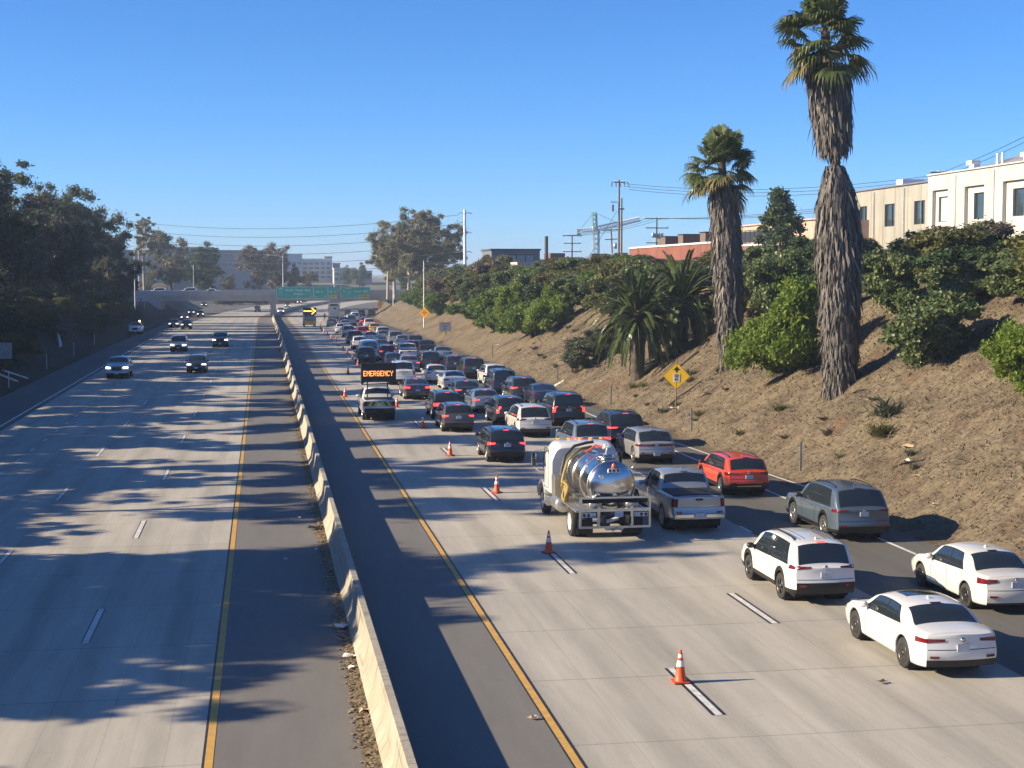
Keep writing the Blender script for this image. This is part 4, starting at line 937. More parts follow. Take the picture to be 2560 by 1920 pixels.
for i, (x, y) in enumerate([(9.0,147.),(9.04,156.8),(9.18,169.2),(9.21,178.3),(9.11,187.2),(9.43,200.9),(9.24,210.2),(9.32,224.7),(9.28,236.6),(9.41,248.8),(9.59,259.),(9.9,268.),(11.67,311.9)]): cone(x, y, fl[i], .5*i)
# ---------------------------------------------------------------- road signs
M['sign_yellow'] = mat('yellow sign sheeting', (.82,.50,.01), .45, var=.06, vscale=3)
M['sign_amber'] = mat('amber sign sheeting', (.85,.38,.02), .45)
M['sign_black'] = mat('black sign ink', (.015,.015,.017), .5)
M['sign_white'] = mat('white sign sheeting', (.66,.67,.66), .45, var=.06, vscale=3)
M['sign_green'] = mat('green sign sheeting', (.0,.38,.28), .4, var=.08, vscale=.5)
M['sign_letter'] = mat('pale sign letters', (.62,.75,.70), .4)
M['rust'] = mat('rusty steel post', (.14,.075,.045), .8, var2=(.20,.15,.11), vscale=5)
def rsq(h, r, n=5):
    P = []
    for cx, cy, a0 in ((h-r,h-r,0),(-h+r,h-r,pi/2),(-h+r,-h+r,pi),(h-r,-h+r,1.5*pi)):
        for k in range(n+1): a = a0+pi/2*k/n; P.append((cx+r*cos(a), cy+r*sin(a)))
    return P
def diamond(o, s, m1, m2, z, y=0., rl=0.):
    q = [((a-b)*.7071, (a+b)*.7071) for a, b in rsq(s/2, .05)]; q2 = [((a-b)*.7071, (a+b)*.7071) for a, b in rsq(s/2-.03, .045)]
    q3 = [((a-b)*.7071, (a+b)*.7071) for a, b in rsq(s/2-.015, .05)]
    b = MB(); b.prism([(u, w+z) for u, w in q], 'y', y, y+.01); p = b.build('sign_panel', m1, o)
    n = len(q2); b = MB(); b.add([(u,y-.004,w+z) for u, w in q3]+[(u,y-.004,w+z) for u, w in q2], [(i,(i+1)%n,n+(i+1)%n,n+i) for i in range(n)]); b.build('border', m2, p)
    return p
o = thing('warning_sign', 'yellow diamond sign with an up arrow over a white speed limit 45 plate', 'road sign', (23.6, 85.4, bank_z(23.6,85.4)-.1))
m = MB(); m.tube([(0.03,.03,0),(0,.03,3.3)], .035, 6); m.build('post', M['rust'], o)
p = diamond(o, 1.15, M['sign_yellow'], M['sign_black'], 2.28)
m = MB(); y = -.006; m.add([(-.055,y,2.50),(.055,y,2.50),(.055,y,2.62),(.21,y,2.62),(0,y,2.83),(-.21,y,2.62),(-.055,y,2.62)], [tuple(range(7))]); m.build('arrow', M['sign_black'], p)
m = MB(); m.box((0,-.012,2.17),(.38,.012,.48)); q = m.build('speed_plate', M['sign_white'], p)
for t, s, z in (('SPEED', .10, 2.335), ('LIMIT', .10, 2.235), ('45', .25, 2.07)): lettering(t, s, (0,-.02,z), M['sign_black'], q, bold=.004)
o.rotation_euler = (0, .03, -.22)
# tall light pole with the amber diamond
def light_pole(x, y, h, arm, label, arms=1, mt='white_metal', rz=0., zz=None):
    o = thing('street_light', label, 'street light', (x, y, (bank_z(x-road_x(y), y) if zz is None else zz)-.2), rz)
    m = MB(); m.tube([(0,0,0),(0,0,h*.5),(0,0,h)], [.11,.085,.06], 8); m.build('pole', M[mt], o)
    if arm:
        m = MB(); m.tube([(0,0,h-.6),(arm*.3,0,h-.05),(arm*.75,0,h+.15),(arm,0,h+.18)], .04, 6); m.build('arm', M[mt], o)
        m = MB(); m.box((arm+.25*np.sign(arm),0,h+.17),(.7,.28,.14),0,0,0,.05); m.build('lamp', M[mt], o)
    return o
o = light_pole(24.05, 229.3, 10.2, 0, 'tall slim light pole on the right bank with an amber diamond sign')
dz = 10.2-7.2
d = thing('warning_sign', 'amber diamond sign with three black lines on the tall slim light pole', 'road sign', (24.1, 229.0, 2.95), -.3)
p = diamond(d, 1.20, M['sign_amber'], M['sign_black'], 0.)
for t, z in (('RIGHT', .26), ('LANE MUST', .0), ('EXIT', -.24)): lettering(t, .17, (0,-.012,z), M['sign_black'], p, bold=.006)
o = thing('road_sign', 'weathered white rectangular sign on a timber post at the bank foot', 'road sign', (23.55, 198., bank_z(23.55,198)-.1))
m = MB(); m.box((.1,.06,.75),(.1,.1,1.5)); m.build('post', M['wood'], o)
m = MB(); m.box((0,0,1.3),(1.6,.03,1.2)); p = m.build('sign_panel', M['sign_white'], o)
for t, s, z in (('CARPOOL FINE', .14, 1.72), ('NEXT', .2, 1.36), ('EXIT', .2, 1.02)): lettering(t, s, (0,-.02,z), M['sign_black'], p, bold=.004)
o = thing('warning_sign', 'amber sign seen edge on at the ramp shrubs', 'road sign', (26.2, 345, bank_z(26.2,345)+.2))
m = MB(); m.tube([(0,0,0),(0,0,3.0)], .05, 6); m.build('post', M['grey_metal'], o); p = diamond(o, 1.6, M['sign_amber'], M['sign_black'], 3.0); o.rotation_euler = (0,0,.8)
# ---------------------------------------------------------------- bridge with the gantry signs
BZ = 2.15
B = thing('road_bridge', 'concrete overpass carrying a street across the freeway', 'bridge', (0, 380, 0))
def bbox(x0, x1, y0, y1, z0, z1, name, m_='bridge', par=None):
    m = MB(); m.box(((x0+x1)/2,(y0+y1)/2,(z0+z1)/2),(x1-x0,y1-y0,z1-z0)); return m.build(name, M[m_], par or B)
bbox(-27, 33, 0.4, 15.6, BZ+1.25, BZ+1.55, 'deck')
for y in (.8, 4.2, 7.6, 11., 14.4): bbox(-27, 33, y, y+.7, BZ, BZ+1.248, 'girder')
bbox(-45, 42, 0., .35, BZ+1.2, BZ+2.55, 'parapet'); bbox(-45, 42, 15.65, 16., BZ+1.2, BZ+2.55, 'parapet')
bbox(-33, -24.5, .45, 15.5, -2.6, BZ+1.2, 'abutment'); bbox(33.05, 42, .45, 15.5, -2.6, BZ+1.2, 'abutment')
for y in (1.0, 7.2, 13.4): bbox(1.9, 3.2, y, y+1.6, -2.6, BZ-.55, 'pier')
bbox(1.4, 3.7, .85, 15.2, BZ-.55, BZ-.003, 'pier_cap')
for x in (-30., 31.): m = MB(); m.tube([(x,.2,BZ+2.5),(x,.2,BZ+3.2)], .04, 6); m.build('rail_post', M['grey_metal'], B)
GS = thing('overhead_sign', 'long green overhead sign reading Pacific Coast Hwy and Oxnard, with two street panels', 'road sign', (0, 378.6, 0))
G2S = thing('overhead_sign', 'green overhead sign with a yellow plate reading Lincoln Blvd', 'road sign', (0, 378.6, 0))
def panel(o, x0, x1, z0, z1):
    m = MB(); m.box(((x0+x1)/2,.0,(z0+z1)/2),(x1-x0,.06,z1-z0)); m.build('frame', M['sign_letter'], o)
    m = MB(); m.box(((x0+x1)/2,-.04,(z0+z1)/2),(x1-x0-.14,.03,z1-z0-.14)); return m.build('sign_panel', M['sign_green'], o)
z0, z1 = 2.72, 5.62
def L(p, t, s, x, z, mt='sign_letter', **k): lettering(t, s, (x,-.075,z), M[mt], p, bold=.012, **k)
def darrow(p, x, z, s=.38, ang=0.):
    pts = [(-.06,.9),(.06,.9),(.06,.1),(.5,.1),(0,-.55),(-.5,.1),(-.06,.1)]
    c, n = cos(ang), sin(ang); m = MB(); m.add([(x+s*(a*c-b*n), -.07, z+s*(a*n+b*c)) for a, b in pts], [tuple(range(7))[::-1]]); m.build('arrow', M['sign_letter'], p)
def shield(p, x, z, s=.5):
    m = MB(); pts = [(s*cos(a)*.85, s*sin(a)) for a in np.linspace(0, 2*pi, 20)[:-1]]; n = len(pts)
    m.add([(x+a,-.066,z+b) for a, b in pts]+[(x+.86*a,-.066,z+.86*b) for a, b in pts], [(i,(i+1)%n,n+(i+1)%n,n+i) for i in range(n)]); e_ = m.build('route_shield', M['sign_letter'], p); L(e_, '1', .55, x, z-.02)
p = panel(GS, 3.3, 12.35, z0, z1)
L(p, 'WEST', .42, 4.4, z1-.55); shield(p, 4.3, z1-1.55, .55); L(p, 'Pacific  Coast  Hwy', .78, 8.6, z1-.85); L(p, 'Oxnard', .74, 8.6, z1-1.75); darrow(p, 8.5, z0+.36); darrow(p, 11.7, z0+.36)
p = panel(GS, 12.42, 15.85, z0, z1); L(p, '4th  St', .62, 13.8, z1-1.25); darrow(p, 13.0, z0+.5); darrow(p, 15.2, z0+.5)
p = panel(GS, 15.92, 18.25, z0, z1); L(p, '5th  St', .58, 17.1, z1-1.25); darrow(p, 16.4, z0+.5)
m = MB(); m.box((17.35,-.065,z0+.5),(1.3,.02,.7)); q = m.build('exit_plate', M['sign_yellow'], p); L(q, 'EXIT', .42, 17.35, z0+.48, 'sign_black')
p = panel(G2S, 19.0, 26.3, z0+.05, z1-.05); L(p, 'NORTH', .36, 21.1, z1-.42); L(p, 'TO', .58, 19.9, z1-1.2); shield(p, 21.2, z1-1.3, .5); L(p, 'Lincoln  Blvd', .68, 24.0, z1-1.15)
darrow(p, 19.45, z0+.55, .36, 2.4); darrow(p, 22.6, z0+.55, .36, 2.4)
m = MB(); m.box((24.7,-.065,z0+.5),(2.5,.02,.62)); q = m.build('exit_plate', M['sign_yellow'], p); L(q, 'EXIT  ONLY', .40, 24.7, z0+.48, 'sign_black')
for o_, xs in ((GS, (3.6, 6., 8.5, 11., 13.5, 16., 18.)), (G2S, (19.3, 21.5, 23.7, 26.))):
    m = MB(); m.box(((xs[0]+xs[-1])/2,-.3,z0-.22),(xs[-1]-xs[0]+.4,.5,.06)); m.build('walkway', M['grey_metal'], o_)
    for x in xs: m = MB(); m.box((x,.35,z0-.1),(.1,1.3,.1)); m.build('bracket', M['grey_metal'], o_)
# street traffic on the bridge
def onb(kind, x, col, label, y=384.5, rz=pi/2):
    c, K = kit(kind); o = thing('car', label, 'car', (x, y, BZ+1.552), rz, 'cars crossing the overpass')
    for nm, me, mats, par, lv in K:
        if lv or par is not None: continue
        ob = link(nm, me, o)
        for i, qq in enumerate(mats):
            if qq == 'paint': ob.material_slots[i].link = 'OBJECT'; ob.material_slots[i].material = paint(col)
onb('suv_soft', -18.2, 'white', 'white suv on the overpass deck above the ramp')
onb('sedan_box', -12.8, 'white', 'white sedan on the overpass right of the white suv')
onb('suv_square', -25.6, 'white', 'white car at the left end of the overpass', 386)
onb('sedan', -31.0, 'silver', 'silver car left of the overpass end', 386)
# ---------------------------------------------------------------- light poles, roadside posts
light_pole(-24.2, 300., 12.5, 0, 'slim light pole on the left bank beside the parked work pickup')
light_pole(-17.4, 397., 7.6, .0, 'light pole standing at the overpass in front of the dark round tree', zz=BZ+1.5)
light_pole(5.2, 397.5, 10.0, -3.5, 'bright street light with a long arm on the overpass', zz=BZ+1.5)
light_pole(18.3, 397., 6.0, .9, 'curved street light on the overpass behind the green signs', zz=BZ+1.5)
light_pole(-31.0, 397., 12., 1., 'slim street light left of the broad pale tree', zz=3.0)
light_pole(31.9, 377., 8.4, -1.6, 'street light with short arm at the right end of the overpass', zz=1.0)
o = thing('road_sign', 'pair of sign backs on posts below the left end of the overpass', 'road sign', (-26.2, 340, bank_z(-26.2,340)))
for x in (-.7, .7): m = MB(); m.box((x,0,1.9),(1.2,.05,1.3)); m.build('sign_panel', M['grey_metal'], o); m = MB(); m.tube([(x,.05,-.3),(x,.05,2.4)], .05, 6); m.build('post', M['grey_metal'], o)
o = thing('road_sign', 'plain grey sign panel on the shaded left bank at the frame edge', 'road sign', (-20.6, 127., bank_z(-20.6,127)-.1))
m = MB(); m.box((0,0,2.0),(1.3,.04,1.3)); m.build('sign_panel', M['grey_metal'], o); m = MB(); m.tube([(0,.05,0),(0,.05,2.6)], .05, 6); m.build('post', M['wood'], o)
PG = 'slim marker posts along the left bank foot'
for x, y, lb in ((-19.3,121.,'slim pale marker post on the left bank foot, nearest'), (-19.6,144.,'slim pale marker post midway along the left bank foot'), (-19.9,167.,'slim pale marker post beside the long fallen pipe'), (-20.2,190.,'slim pale marker post nearest the parked work pickup')):
    o = tag(MB().box((0,0,.55),(.07,.05,1.4)).build('marker_post', M['white_metal'], None, (x,y,bank_z(x,y)+.1)), lb, 'post', PG)
for x, y, lb in ((22.9,79.5,'short pale paddle post below the yellow speed sign'), (22.7,98.,'short paddle post behind the big black suv'), (22.8,117.,'white paddle post beside the concrete drain'), (22.9,152.,'thin paddle post behind the silver sedan'), (22.9,62.5,'thin grey paddle post on the bank right of the pale silver hatchback')):
    tag(MB().box((0,0,.6),(.09,.03,1.25)).build('marker_post', M['grey_metal'], None, (x,y,bank_z(x,y)+.05)), lb, 'post', 'paddle posts along the right bank foot')
o = tag(MB().box((0,0,0),(.16,.10,3.2),0,0,.9).build('fallen_post', M['wood'], None, (24.3,56.4,1.1)), 'leaning split timber post on the bank above the blue grey suv', 'post'); o.rotation_euler = (0,-.5,.5)
b = MB(); b.tube([(-23.6,182,bank_z(-23.6,182)+.5),(-21.0,165,bank_z(-21.0,165)+.45)], .16, 10); tag(b.build('fallen_pipe', M['white_metal']), 'long pale pipe lying down the shaded left bank', 'pipe')
for i, (y, lb) in enumerate(((128,'pale broken board on the left bank foot'), (124,'bent pale board beside the nearest marker post'), (98,'white crossed scrap on the left bank foot'))):
    tag(MB().box((0,0,0),(2.2,.25,.12)).build('scrap_board', M['white_metal'], None, (-19.9,y,bank_z(-19.9,y)+.35)), lb, 'debris').rotation_euler = (.1,.35,.5+.4*i)
b = MB(); b.prism([(0,0),(2.2,1.2),(2.2,1.35),(0,.12)], 'y', -.35, .35); o = b.build('concrete_drain', mat('pale drain concrete', (.5,.48,.44), .8, var=.2), None, (22.5,116.5,.02)); tag(o, 'pale concrete drain chute running up the bank foot', 'drain')
# ---------------------------------------------------------------- worker
def worker(x, y, z, label):
    pts = [(0,0,.92),(0,0,1.15),(0,0,1.40),(0,0,1.52),(0,.01,1.62),(0,.01,1.76),(.10,0,.88),(.11,.02,.48),(.12,0,.06),(.13,-.14,.03),(-.10,0,.88),(-.11,.02,.48),(-.12,0,.06),(-.13,-.14,.03),(.20,0,1.40),(.27,.03,1.12),(.24,-.10,.88),(.23,-.14,.78),(-.20,0,1.40),(-.27,.03,1.12),(-.24,-.10,.88),(-.23,-.14,.78)]
    rad = [.15,.15,.17,.07,.10,.085,.10,.065,.05,.045,.10,.065,.05,.045,.075,.05,.04,.035,.075,.05,.04,.035]
    ed = [(0,1),(1,2),(2,3),(3,4),(4,5),(0,6),(6,7),(7,8),(8,9),(0,10),(10,11),(11,12),(12,13),(2,14),(14,15),(15,16),(16,17),(2,18),(18,19),(19,20),(20,21)]
    me = bpy.data.meshes.new('person'); me.from_pydata(pts, ed, []); o = link('person', me, None, (x, y, z))
    md = o.modifiers.new('skin', 'SKIN'); sv = me.skin_vertices[0].data
    for i, r in enumerate(rad): sv[i].radius = (r, r*.85)
    sv[0].use_root = True
    o.modifiers.new('sub', 'SUBSURF').levels = 2; o.modifiers['sub'].render_levels = 2
    dg = bpy.context.evaluated_depsgraph_get(); m2 = bpy.data.meshes.new_from_object(o.evaluated_get(dg)); o.modifiers.clear(); o.data = m2
    for q in (mat('dark work clothes', (.025,.027,.03), .8), mat('skin', (.38,.22,.15), .6), mat('dark trousers', (.03,.032,.04), .8)): m2.materials.append(q)
    for f in m2.polygons: f.use_smooth = True; zc_ = f.center.z; f.material_index = 1 if (1.54 < zc_ or (zc_ < .86 and abs(f.center.x) > .19)) else (2 if zc_ < .92 else 0)
    hm = MB(); hm.lathe([(.135,1.70),(.115,1.73),(.11,1.80),(.07,1.86),(.001,1.88)], 14, (0,.01,0)); hm.build('hard_hat', mat('dark hard hat', (.04,.04,.045), .5), o)
    return tag(o, label, 'person')
worker(12.95, 326.5, road_z(326.5)+.006, 'person in dark clothes standing beside the silver big rig')
# ---------------------------------------------------------------- buildings on the right plateau
M['beige'] = mat('beige rendered wall', (.35,.335,.295), .85, var2=(.27,.26,.23), vscale=.35)
M['cream'] = mat('pale cream wall', (.47,.47,.455), .8, var2=(.38,.38,.37), vscale=.35)
M['recess'] = mat('warm cream recess', (.53,.51,.45), .8, var=.07)
M['win'] = mat('office window glass', (.03,.045,.055), .06, spec=.9)
M['win_blind'] = mat('window with lowered blind', (.42,.50,.48), .15, spec=.8)
M['frame'] = mat('dark window frame', (.05,.052,.055), .5)
M['roof_grey'] = mat('grey violet membrane roof', (.22,.21,.25), .8, var=.2, vscale=1)
M['unit_white'] = mat('white roof unit', (.74,.74,.72), .5)
M['red_wall'] = mat('red painted brick wall', (.24,.085,.06), .85, var2=(.17,.06,.045), vscale=.35)
M['pink'] = mat('pink stucco', (.47,.34,.27), .85, var=.08)
M['brown_unit'] = mat('brown sheet metal', (.14,.10,.08), .7, var=.2)
M['grey_wall'] = mat('grey blue wall', (.13,.15,.18), .8, var=.1)
M['dark_wall'] = mat('dark blue grey wall', (.06,.07,.09), .8, var=.15)
M['mid_wall'] = mat('pale grey wall', (.42,.42,.41), .85, var=.1)
M['brick'] = mat('brown brick', (.17,.085,.06), .85, var=.2, vscale=2)
def streaks(m, amt):
    n = m.node_tree.nodes; l = m.node_tree.links; b = n['Principled BSDF']; src = b.inputs['Base Color'].links[0].from_socket
    tc = n.new('ShaderNodeTexCoord'); mp = n.new('ShaderNodeMapping'); mp.inputs['Scale'].default_value = (1, .9, .07); l.new(tc.outputs['Object'], mp.inputs[0])
    no = n.new('ShaderNodeTexNoise'); no.inputs['Scale'].default_value = 1.6; no.inputs['Detail'].default_value = 7; no.inputs['Roughness'].default_value = .7; l.new(mp.outputs[0], no.inputs['Vector'])
    r = n.new('ShaderNodeMapRange'); r.inputs[1].default_value = .45; r.inputs[2].default_value = .68; r.inputs[3].default_value = 1; r.inputs[4].default_value = 1-amt; l.new(no.outputs['Fac'], r.inputs[0])
    cc = n.new('ShaderNodeCombineColor'); [l.new(r.outputs[0], cc.inputs[i]) for i in range(3)]; vm = n.new('ShaderNodeMix'); vm.data_type = 'RGBA'; vm.blend_type = 'MULTIPLY'; vm.inputs[0].default_value = 1
    l.new(src, vm.inputs[6]); l.new(cc.outputs[0], vm.inputs[7]); l.new(vm.outputs[2], b.inputs['Base Color'])
for q in ('beige', 'cream', 'red_wall', 'pink'): streaks(M[q], .24)
def facade(o, X, y0, y1, z0, z1, holes, wall, depth=20., rec=.0, name='wall'):
    """wall that faces -X with real window openings (y0..y1 along the road)"""
    ys = sorted({y0, y1}|{h[0] for h in holes}|{h[1] for h in holes}); zs = sorted({z0, z1}|{h[2] for h in holes}|{h[3] for h in holes}); m = MB()
    for i in range(len(ys)-1):
        for j in range(len(zs)-1):
            yc, zc_ = (ys[i]+ys[i+1])/2, (zs[j]+zs[j+1])/2
            if any(h[0] < yc < h[1] and h[2] < zc_ < h[3] for h in holes): continue
            m.add([(X,ys[i],zs[j]),(X,ys[i+1],zs[j]),(X,ys[i+1],zs[j+1]),(X,ys[i],zs[j+1])], [(0,3,2,1)])
    for a, b, c, d in holes:
        q = X+.3; m.add([(X,a,c),(X,b,c),(X,b,d),(X,a,d),(q,a,c),(q,b,c),(q,b,d),(q,a,d)], [(0,1,5,4),(1,2,6,5),(2,3,7,6),(3,0,4,7)])
    X2 = X+depth; m.add([(X,y0,z0),(X,y1,z0),(X,y1,z1),(X,y0,z1),(X2,y0,z0),(X2,y1,z0),(X2,y1,z1),(X2,y0,z1)], [(1,5,6,2),(0,3,7,4),(4,7,6,5),(3,2,6,7)])
    return m.build(name, wall, o)
def window(o, X, h, mt='win', mull=None):
    a, b, c, d = h; m = MB(); t = .07; q = X+.16
    for p in (((a+a+t)/2,(c+d)/2,t,d-c), ((b+b-t)/2,(c+d)/2,t,d-c), ((a+b)/2,c+t/2,b-a-2*t,t), ((a+b)/2,d-t/2,b-a-2*t,t)): m.box((q,p[0],p[1]),(.08,p[2],p[3]))
    if mull: m.box((q,lerp(a,b,mull),(c+d)/2),(.07,.06,d-c-2*t))
    w = m.build('window', M['frame'], o); m = MB(); m.box((q+.06,(a+b)/2,(c+d)/2),(.02,b-a,d-c)); m.build('pane', M[mt], w); return w
o = thing('beige_building', 'long beige two storey building with dark windows behind the tall palm', 'building', (0,0,0))
hs = [(143.6,146.05,13.55,15.8),(136.6,139.0,13.55,15.8),(150.6,152.6,13.6,15.85)]
facade(o, 62., 133.0, 158., 5., 17.42, hs, M['beige'], 22)
for h in hs: window(o, 62., h, 'win', .4)
m = MB()
for y in np.arange(134.5, 158, 3.0): m.box((61.99,y,13.2),(.03,.05,8.2))
for z in (12.55, 14.75, 16.45):
    for a, b in ((133,136.5),(139.1,143.5),(146.1,150.5),(152.7,158)): m.box((61.985,(a+b)/2,z),(.02,b-a,.05))
m.build('wall_joint', mat('grey wall joint', (.33,.30,.23), .9), o)
for y in (141.2, 148.6, 156.8): m = MB(); m.tube([(61.86,y,6),(61.86,y,17.2)], .07, 6); m.build('drainpipe', M['grey_metal'], o)
for y, d in ((138,2.2), (149,1.6)): m = MB(); m.box((66,y,18.0),(2.4,d,1.0)); m.build('roof_unit', M['unit_white'], o)
m = MB(); m.box((61.95,145.5,17.5),(.3,24.8,.14)); m.build('coping', M['grey_wall'], o)
m = MB(); m.box((73,145.5,17.44),(22.2,25.2,.10)); m.build('roof', M['roof_grey'], o)
o = thing('cream_building', 'tall cream building with recessed window bays at the right edge', 'building', (0,0,0))
bays = [(129.4,133.1-.6,9.,16.45),(122.4,126.1,9.,16.45),(115.4,119.1,9.,16.5),(108.4,112.1,9.,16.5),(101.4,105.1,9.,16.5)]
bays[0] = (129.4,132.6,9.,16.45)
facade(o, 60.9, 98., 133.6, 5., 17.85, bays, M['cream'], 24)
for i, (a, b, c, d) in enumerate(bays):
    h = (a+.35+(.0),a+.35+2.25,13.55,15.85); facade(o, 61.25, a, b, c, d, [h], M['recess'], .3, name='bay_panel'); window(o, 61.25, h, 'win_blind' if i == 0 else 'win')
    if i == 1: m = MB(); m.box((61.9,(h[0]+h[1])/2-.3,13.85),(.3,1.5,.5)); m.build('storage_box', mat('orange cardboard', (.45,.18,.07), .8), o)
m = MB(); P = []
for y in np.linspace(98, 133.6, 10):
    P.append([(60.9+12*u, y, 17.86+(1.75*smooth01((133.6-y)/14))*sin(pi*min(1,u*1.0))*1.0) for u in np.linspace(0, 1, 8)])
m.grid(P); m.build('roof', M['roof_grey'], o)
m = MB(); m.box((60.88,115.8,17.9),(.3,35.5,.12)); m.build('coping', M['mid_wall'], o)
for y in (127.8, 120.6): m = MB(); m.tube([(60.78,y,6),(60.78,y,17.6)], .06, 6); m.build('drainpipe', M['unit_white'], o)
for y in (126.2, 116.5): m = MB(); m.box((61.7,y,18.55),(.8,1.1,.35)); m.box((61.7,y-.3,18.15),(.6,.9,.5)); m.build('roof_unit', M['unit_white'], o)
for y in (121.5, 120.6): m = MB(); m.tube([(61.6,y,17.7),(61.6,y,19.0)], .13, 8); m.build('roof_vent', M['unit_white'], o)
o = thing('red_building', 'low red brick building with a white parapet and brown roof units', 'building', (0,0,0))
facade(o, 50., 166., 205., 4., 12.25, [], M['red_wall'], 18)
m = MB(); m.box((50.1,185.5,12.35),(.5,39.2,.2)); m.build('parapet', M['white_metal'], o)
facade(o, 50.6, 148., 165.95, 4., 11.75, [], M['brick'], 16, name='side_wall'); m = MB(); m.box((50.7,157,11.85),(.5,18,.2)); m.build('parapet', M['white_metal'], o)
for y, x in ((191,51.5),(180.5,50.9),(170,50.6),(198,53)):
    m = MB(); m.box((x+.6,y,12.95),(2.2,2.2,1.2)); u = m.build('roof_unit', M['brown_unit'], o); m = MB(); m.box((x+.6,y,13.6),(2.4,2.4,.1)); m.build('unit_cap', M['dark_metal'], u)
m = MB()
for y in np.arange(149, 165, 1.6): m.box((51.5,y,12.7),(.06,.06,1.6))
m.box((51.5,157,13.45),(.06,16,.08)); m.box((51.52,157,12.75),(.02,16,1.2)); m.build('roof_screen', M['dark_metal'], o)
o = thing('pink_building', 'pink stucco block behind the pointed green tree', 'building', (0,0,0)); facade(o, 56.5, 150., 176., 6., 14.4, [], M['pink'], 12); m = MB(); m.box((56.45,163,14.5),(.4,26,.16)); m.build('parapet', M['pink'], o)
o = thing('grey_building', 'grey blue block with a wide band of windows beyond the shrubs', 'building', (0,0,0))
m = MB(); m.box((44.9,276,8.5),(8.8,12,9.1)); m.build('wall', M['grey_wall'], o)
m = MB(); m.box((44.9,276,13.15),(9.2,12.4,.3)); m.build('roof', M['dark_wall'], o)
m = MB(); m.box((45.0,269.95,11.4),(6.6,.12,1.7)); w = m.build('window', M['frame'], o)
for k in range(4): m = MB(); m.box((42.5+1.65*k,269.87,11.4),(1.4,.04,1.45)); m.build('pane', mat('pale window pane', (.25,.30,.34), .1) if k == 0 else bpy.data.materials['pale window pane'], w)
tag(MB().box((39.5,217,8.2),(7.4,6,4.6)).build('low_building', M['mid_wall']), 'low pale grey building half hidden by the shrubs', 'building')
o = thing('dark_building', 'long low dark blue building beside the red brick building', 'building', (0,0,0)); m = MB(); m.box((57.,250,8.6),(13,18,5.2)); m.build('wall', M['dark_wall'], o); m = MB(); m.box((53.6,241.2,11.6),(2.6,2,.9)); m.build('roof_unit', M['grey_wall'], o); m = MB(); m.box((57.2,241.2,11.7),(2.2,2,1.)); m.build('roof_unit', M['grey_wall'], o)
o = thing('brick_penthouse', 'brown brick block beside a tall dark chimney', 'building', (0,0,0)); m = MB(); m.box((58.5,304,9.8),(3.,7,6.3)); m.build('wall', M['brick'], o); m = MB(); m.box((54.8,305,8.9),(5,7,5.0)); m.build('wall', M['brown_unit'], o)
o = tag(MB().tube([(56.1,300,5),(56.1,300,16.3)], .36, 10).build('chimney', M['dark_metal']), 'tall dark chimney pipe left of the brown brick block', 'chimney')
# utility poles
def upole(x, y, z0, z1, arms, label, mt='wood', r=.16, extra=None):
    o = thing('utility_pole', label, 'utility pole', (x, y, z0)); h = z1-z0
    m = MB(); m.tube([(0,0,0),(0,0,h)], [r, r*.7], 8); m.build('pole', M[mt], o)
    for dz_, w in arms:
        m = MB(); m.box((0,-.15,h-dz_),(w,.12,.14)); a = m.build('crossarm', M[mt], o)
        for k in np.linspace(-w/2+.15, w/2-.15, 4): m = MB(); m.lathe([(.05,h-dz_+.07),(.06,h-dz_+.16),(.03,h-dz_+.26)], 6, (k,-.15,0)); m.build('insulator', M['grey_metal'], a)
    return o
o = upole(47.3, 200., 8., 21.4, [(.35,1.6)], 'tall timber pole with drooping cable heads beside the crane')
m = MB()
for k in range(5): m.tube([(-1.0+.5*k,-.2,13.1),(-1.1+.55*k,-.5,12.95),(-1.2+.6*k,-.8,12.4)], .06, 6)
m.build('cable_head', M['dark_metal'], o)
m = MB(); m.box((-.75,-.15,10.4),(.9,.25,.12)); m.box((-.9,-.15,9.6),(.3,.25,.9)); m.build('switch_gear', M['grey_metal'], o)
upole(48.85, 205., 8., 19.2, [(1.5,.7)], 'thinner timber pole close behind the tall timber pole')
upole(55.2, 270., 8., 15.8, [(.15,3.6),(1.5,3.2),(3.,3.4)], 'utility pole with three crossarms beyond the brown brick block')
o = upole(58.2, 250., 8., 16.3, [(.15,3.),(1.7,2.4)], 'leaning utility pole with a grey transformer'); m = MB(); m.lathe([(.01,5.0),(.3,5.0),(.3,5.9),(.01,5.95)], 10, (.5,-.3,0)); m.build('transformer', M['grey_metal'], o); o.rotation_euler = (0,-.05,0)
o = upole(60.4, 230., 8., 17.5, [(.15,3.9),(1.6,3.6),(3.9,3.4)], 'utility pole with transformers behind the red brick building')
for x in (-.7, -.25, .25, .75): m = MB(); m.lathe([(.01,6.4),(.22,6.4),(.22,7.1),(.01,7.15)], 10, (x,-.4,0)); m.build('transformer', M['grey_metal'], o)
upole(73.5, 158., 8., 20., [(.1,2.6),(.9,2.2)], 'utility pole top above the beige building roof')
upole(64.5, 108., 10., 23.4, [(.1,2.6)], 'utility pole top at the right frame edge above the cream building')
o = thing('transmission_pole', 'slim white steel transmission pole right of the tall pale eucalyptus', 'utility pole', (43.7, 330, 3.)); m = MB(); m.tube([(0,0,0),(-.1,0,19.7)], [.42,.26], 10); m.build('pole', M['white_metal'], o)
for k in range(5):
    for sg in ((-1,) if k%2 else (-1, 1)): m = MB(); m.tube([(0,0,18.9-2.1*k),(sg*.9,0,19.1-2.1*k),(sg*1.5,0,18.8-2.1*k)], .08, 6); m.build('insulator_arm', M['grey_metal'], o)
